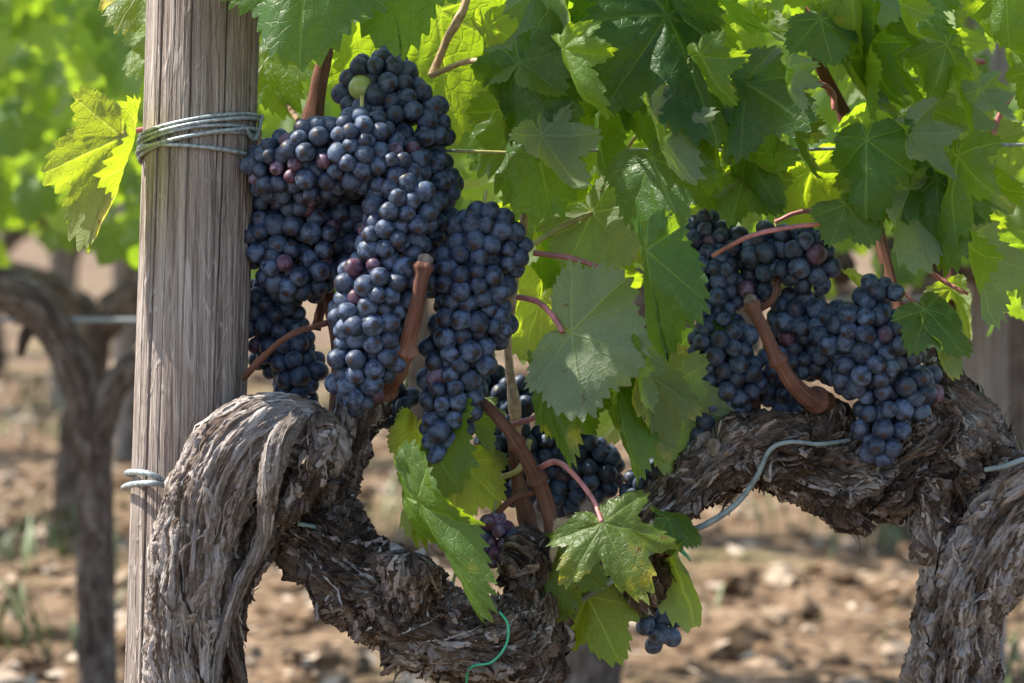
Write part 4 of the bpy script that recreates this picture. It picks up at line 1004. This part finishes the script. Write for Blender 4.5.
def rot_to(d):
    q = Vector(d).to_track_quat('Z', 'Y'); a = rng.uniform(0, 6.28)
    return q.to_matrix() @ Matrix.Rotation(a, 3, 'Z')
for bi, (lab, blobs, gr, opt) in enumerate(BUNCH):
    top = min(blobs, key=lambda q: q[1]); base = P(top[0], top[1] - top[2] * .6, top[3])
    root = tag(empty('grape_bunch', base), lab, 'grape bunch', 'grape bunches hanging on the vines')
    inv = Matrix.Translation(base).inverted()
    ks = sorted([k for k in range(len(allg)) if allg[k][0] == bi], key=lambda k: -vis[k])
    gp = opt.get('green'); gk = None
    if gp:
        gk = min((k for k in ks if vis[k] > 130), key=lambda k: math.hypot(*(np.array(PIX(allg[k][1])[:2]) - gp)))
    mb = MB()
    for n, k in enumerate(ks):
        _, p_, r_, d_ = allg[k]; R3 = rot_to(d_ + rng.normal(size=3) * .35)
        if n < 100 and vis[k] > 0 or n < 6:
            mat = 'unripe' if k == gk else ('red_grape' if rng.random() < opt.get('red', .02) else 'grape')
            rr = r_ * (.78 if mat == 'red_grape' and bi < 4 else 1) * (1.05 if k == gk else 1)
            o = link('grape', gmesh(rng.integers(0, 6), mat)); o.parent = root; o.matrix_parent_inverse = inv
            o.matrix_basis = Matrix.Translation(p_) @ R3.to_4x4() @ Matrix.Scale(rr, 4)
            if k == gk: o['label'] = 'single unripe pale green grape'
        else:
            V = (np.array(R3) @ (gv2 * [1, 1, 1.06]).T).T * r_ + p_
            mb.add(V, gf2, lz=gv2[:, 2], gco=gv2 * .9 + rng.random(), rnd=np.full(len(gv2), rng.random()))
    if mb.n:
        o = mb.build('inner_grapes', MAT['grape_m'], root); o['kind'] = 'stuff'
    # the stalk: a rachis through the blobs with short side branches
    ms = MB(); bs = sorted(blobs, key=lambda q: q[1])
    tube(ms, [pt(bs[0][0] + 4, bs[0][1] - bs[0][2] * 1.05 - 10, 2.2, bs[0][3] + .03)] + [pt(q[0], q[1], 2, q[3] + .02) for q in bs], 6, 40)
    for k in ks[:60]:
        _, p_, r_, d_ = allg[k]
        b = min((np.array(pt(q[0], q[1], 1, q[3] + .01))[:3] for q in bs), key=lambda z: np.linalg.norm(z - p_))
        tube(ms, [[*(p_ * .4 + b * .6), .0009], [*p_, .0008]], 5, 3)
    ms.build('stalk', MAT['petiole_green'], root)

# ------------------------------------------------------------------ rows behind: vines, posts
def far_trunk(seed, head, fork, lean=0.0, r0=.045):
    b = Bark(); g = np.random.default_rng(seed)
    b.tube([[0, 0, -.1, r0 * 1.3], [.015 + lean * .2, 0, .12, r0 * 1.05], [g.normal() * .02 + lean * .5, g.normal() * .02, head * .6, r0 * .9], [lean, 0, head, r0]], nu=70, nv=50, twist=1.5, lump=.16, ridge=.14, seed=seed, ribs=50, rib_len=(.05, .15), rib_w=(.003, .007))
    for (dx, dz, dx2, dz2) in fork:
        b.tube([[lean, 0, head - .05, r0 * .9], [lean + dx, 0, head + dz, r0 * .75], [lean + dx2, 0, head + dz2, r0 * .55]], nu=50, nv=40, twist=1.5, lump=.2, ridge=.14, seed=seed + 9, ribs=20, rib_len=(.04, .1), rib_w=(.003, .006))
    return b.mb
def far_leaves(n, zlo, zhi, xw=.55, yw=.30):
    out = []
    for i in range(n):
        p = np.array([rng.uniform(-xw, xw), rng.normal() * yw * .6, zlo + (zhi - zlo) * rng.random() ** .9]); o = -1 if p[1] < 0 else 1
        tip = np.array([rng.normal() * .5, o * rng.uniform(.1, .6), -1]); tip /= np.linalg.norm(tip)
        out.append((p, p + tip * rng.uniform(.045, .085), np.array([-.3 + rng.normal() * .6, o * rng.uniform(.3, 1), rng.uniform(.2, 1)])))
    return out
# the forked vine at the left
fb = P(92, 690, 2.2); fb[2] = 0
fv = tag(empty('grape_vine', fb), 'blurred old vine with a forked trunk standing behind at the left', 'grape vine', 'grapevines of the rows behind')
def q_(px, py): p = P(px, py, 2.2) - fb; return [p[0], 0, p[2]]
b = Bark()
b.tube([q_(104, 760) + [0.0281], q_(98, 683) + [0.0289], q_(96, 580) + [0.0265], q_(95, 480) + [0.0250], q_(88, 410) + [0.0265], q_(66, 350) + [0.0281], q_(34, 305) + [0.0312], q_(-20, 285) + [0.0281], q_(-90, 280) + [.03]], nu=220, nv=90, twist=2, lump=.15, ridge=.17, kf=3.5, seed=31, tone=.55, ribs=120, rib_len=(.05, .18), rib_w=(.003, .008), lift=.01)
b.tube([q_(94, 440) + [0.0250], q_(112, 390) + [0.0218], q_(140, 360) + [0.0218], q_(190, 330) + [0.0203], q_(280, 320) + [0.0187]], nu=90, nv=60, twist=2, lump=.2, ridge=.15, seed=32, tone=.6, ribs=40, rib_len=(.05, .12), rib_w=(.003, .008), lift=.01)
b.tube([q_(40, 310) + [0.0109], q_(26, 335) + [.01], q_(20, 358) + [0.0039]], nu=30, nv=24, seed=33, ribs=8, rib_len=(.02, .05))
o = b.mb.build('trunk', MAT['bark_far']); o.location = fb; o.parent = fv; o.matrix_parent_inverse = Matrix.Translation(fb).inverted()
fo = merged_leaves('foliage', far_leaves(560, .72, 1.75, .75), MAT['foliage']); fo.location = fb; fo.parent = fv; fo.matrix_parent_inverse = Matrix.Translation(fb).inverted(); fo['kind'] = 'stuff'

variants = []
for s in range(4):
    tm = far_trunk(50 + s, .55 + .06 * s, [(-.14, .06, -.4, .1), (.13, .05, .4, .08)], lean=(-.05, .04, .0, .07)[s]).mesh('trunk')
    tm.materials.append(MAT['bark_far'])
    fm = merged_leaves('foliage', far_leaves(360, .68, 1.8), MAT['foliage']); me = fm.data; bpy.data.objects.remove(fm)
    variants.append((tm, me))
def far_vine(x, y, k, label, rz=0.0):
    root = tag(empty('grape_vine', (x, y, -.02)), label, 'grape vine', 'grapevines of the rows behind'); root.rotation_euler.z = rz
    for nm, me in zip(('trunk', 'foliage'), variants[k]):
        o = link(nm, me); o.parent = root
        if nm == 'foliage': o['kind'] = 'stuff'
for y, xs in ((2.2, (-1.75, .10, .93, 1.75)),):
    for x in xs:
        lab = {.10: 'blurred vine directly behind the near row, hidden by leaves', .93: 'blurred vine behind at the right beside a pale post'}.get(x, 'blurred vine at the outer end of the first row behind')
        far_vine(x, y, int(abs(x) * 10) % 4, lab)
for ri, y in enumerate((4.4, 6.6, 8.8, 11.0, 13.2)):
    hw = (y + 2.5) * .26; n = int(2 * hw / .9) + 1
    for i in range(n + 1):
        x = -hw + i * .9 + rng.uniform(-.12, .12) + .3 * (ri % 2)
        far_vine(x, y, int(rng.integers(0, 4)), 'small blurred vine far behind in the deeper rows', math.pi if rng.random() < .5 else 0.0)

def far_post(x, y, r, h, label):
    mb = MB(); nv, n = 40, 60
    t = np.linspace(-.1, h, n); v = np.arange(nv) / nv * 2 * math.pi; TT, VV = np.meshgrid(t, v, indexing='ij')
    R = r * (1 + .03 * noise(np.cos(VV) * 3, np.sin(VV) * 3, TT * 2) + .02 * noise(np.cos(VV) * 12, np.sin(VV) * 12, TT * 4)); R[-2:] *= .93
    mb.add(np.stack([R * np.sin(VV), -R * np.cos(VV), TT], -1).reshape(-1, 3), grid_faces(n, nv) + [tuple((n - 1) * nv + j for j in range(nv))], crack=np.zeros(n * nv))
    o = mb.build('wooden_post', MAT['wood']); o.location = (x, y, 0)
    tag(o, label, 'post', 'posts of the rows behind')
far_post(P(985, 340, 2.25)[0], 2.25, .036, 1.9, 'blurred pale grey post behind the leaves at the right')
far_post(P(128, 300, 6.6)[0], 6.6, .045, 1.9, 'blurred thin post far behind, left of the wooden post')
far_post(P(62, 270, 8.8)[0], 8.8, .045, 1.9, 'tiny blurred post farthest back above the forked vine')
wire([(-300, 318, 2.5, 2.2), (90, 320, 2.5, 2.2), (260, 322, 2.5, 2.2)], 1, 'zinc', 'trellis_wire', 'blurred wire of the row behind, left of the wooden post', 'wire')
wire([(820, 300, 2.5, 2.25), (985, 298, 2.5, 2.25), (1300, 296, 2.5, 2.25)], 1, 'zinc', 'trellis_wire', 'blurred wire of the row behind crossing the pale post', 'wire')
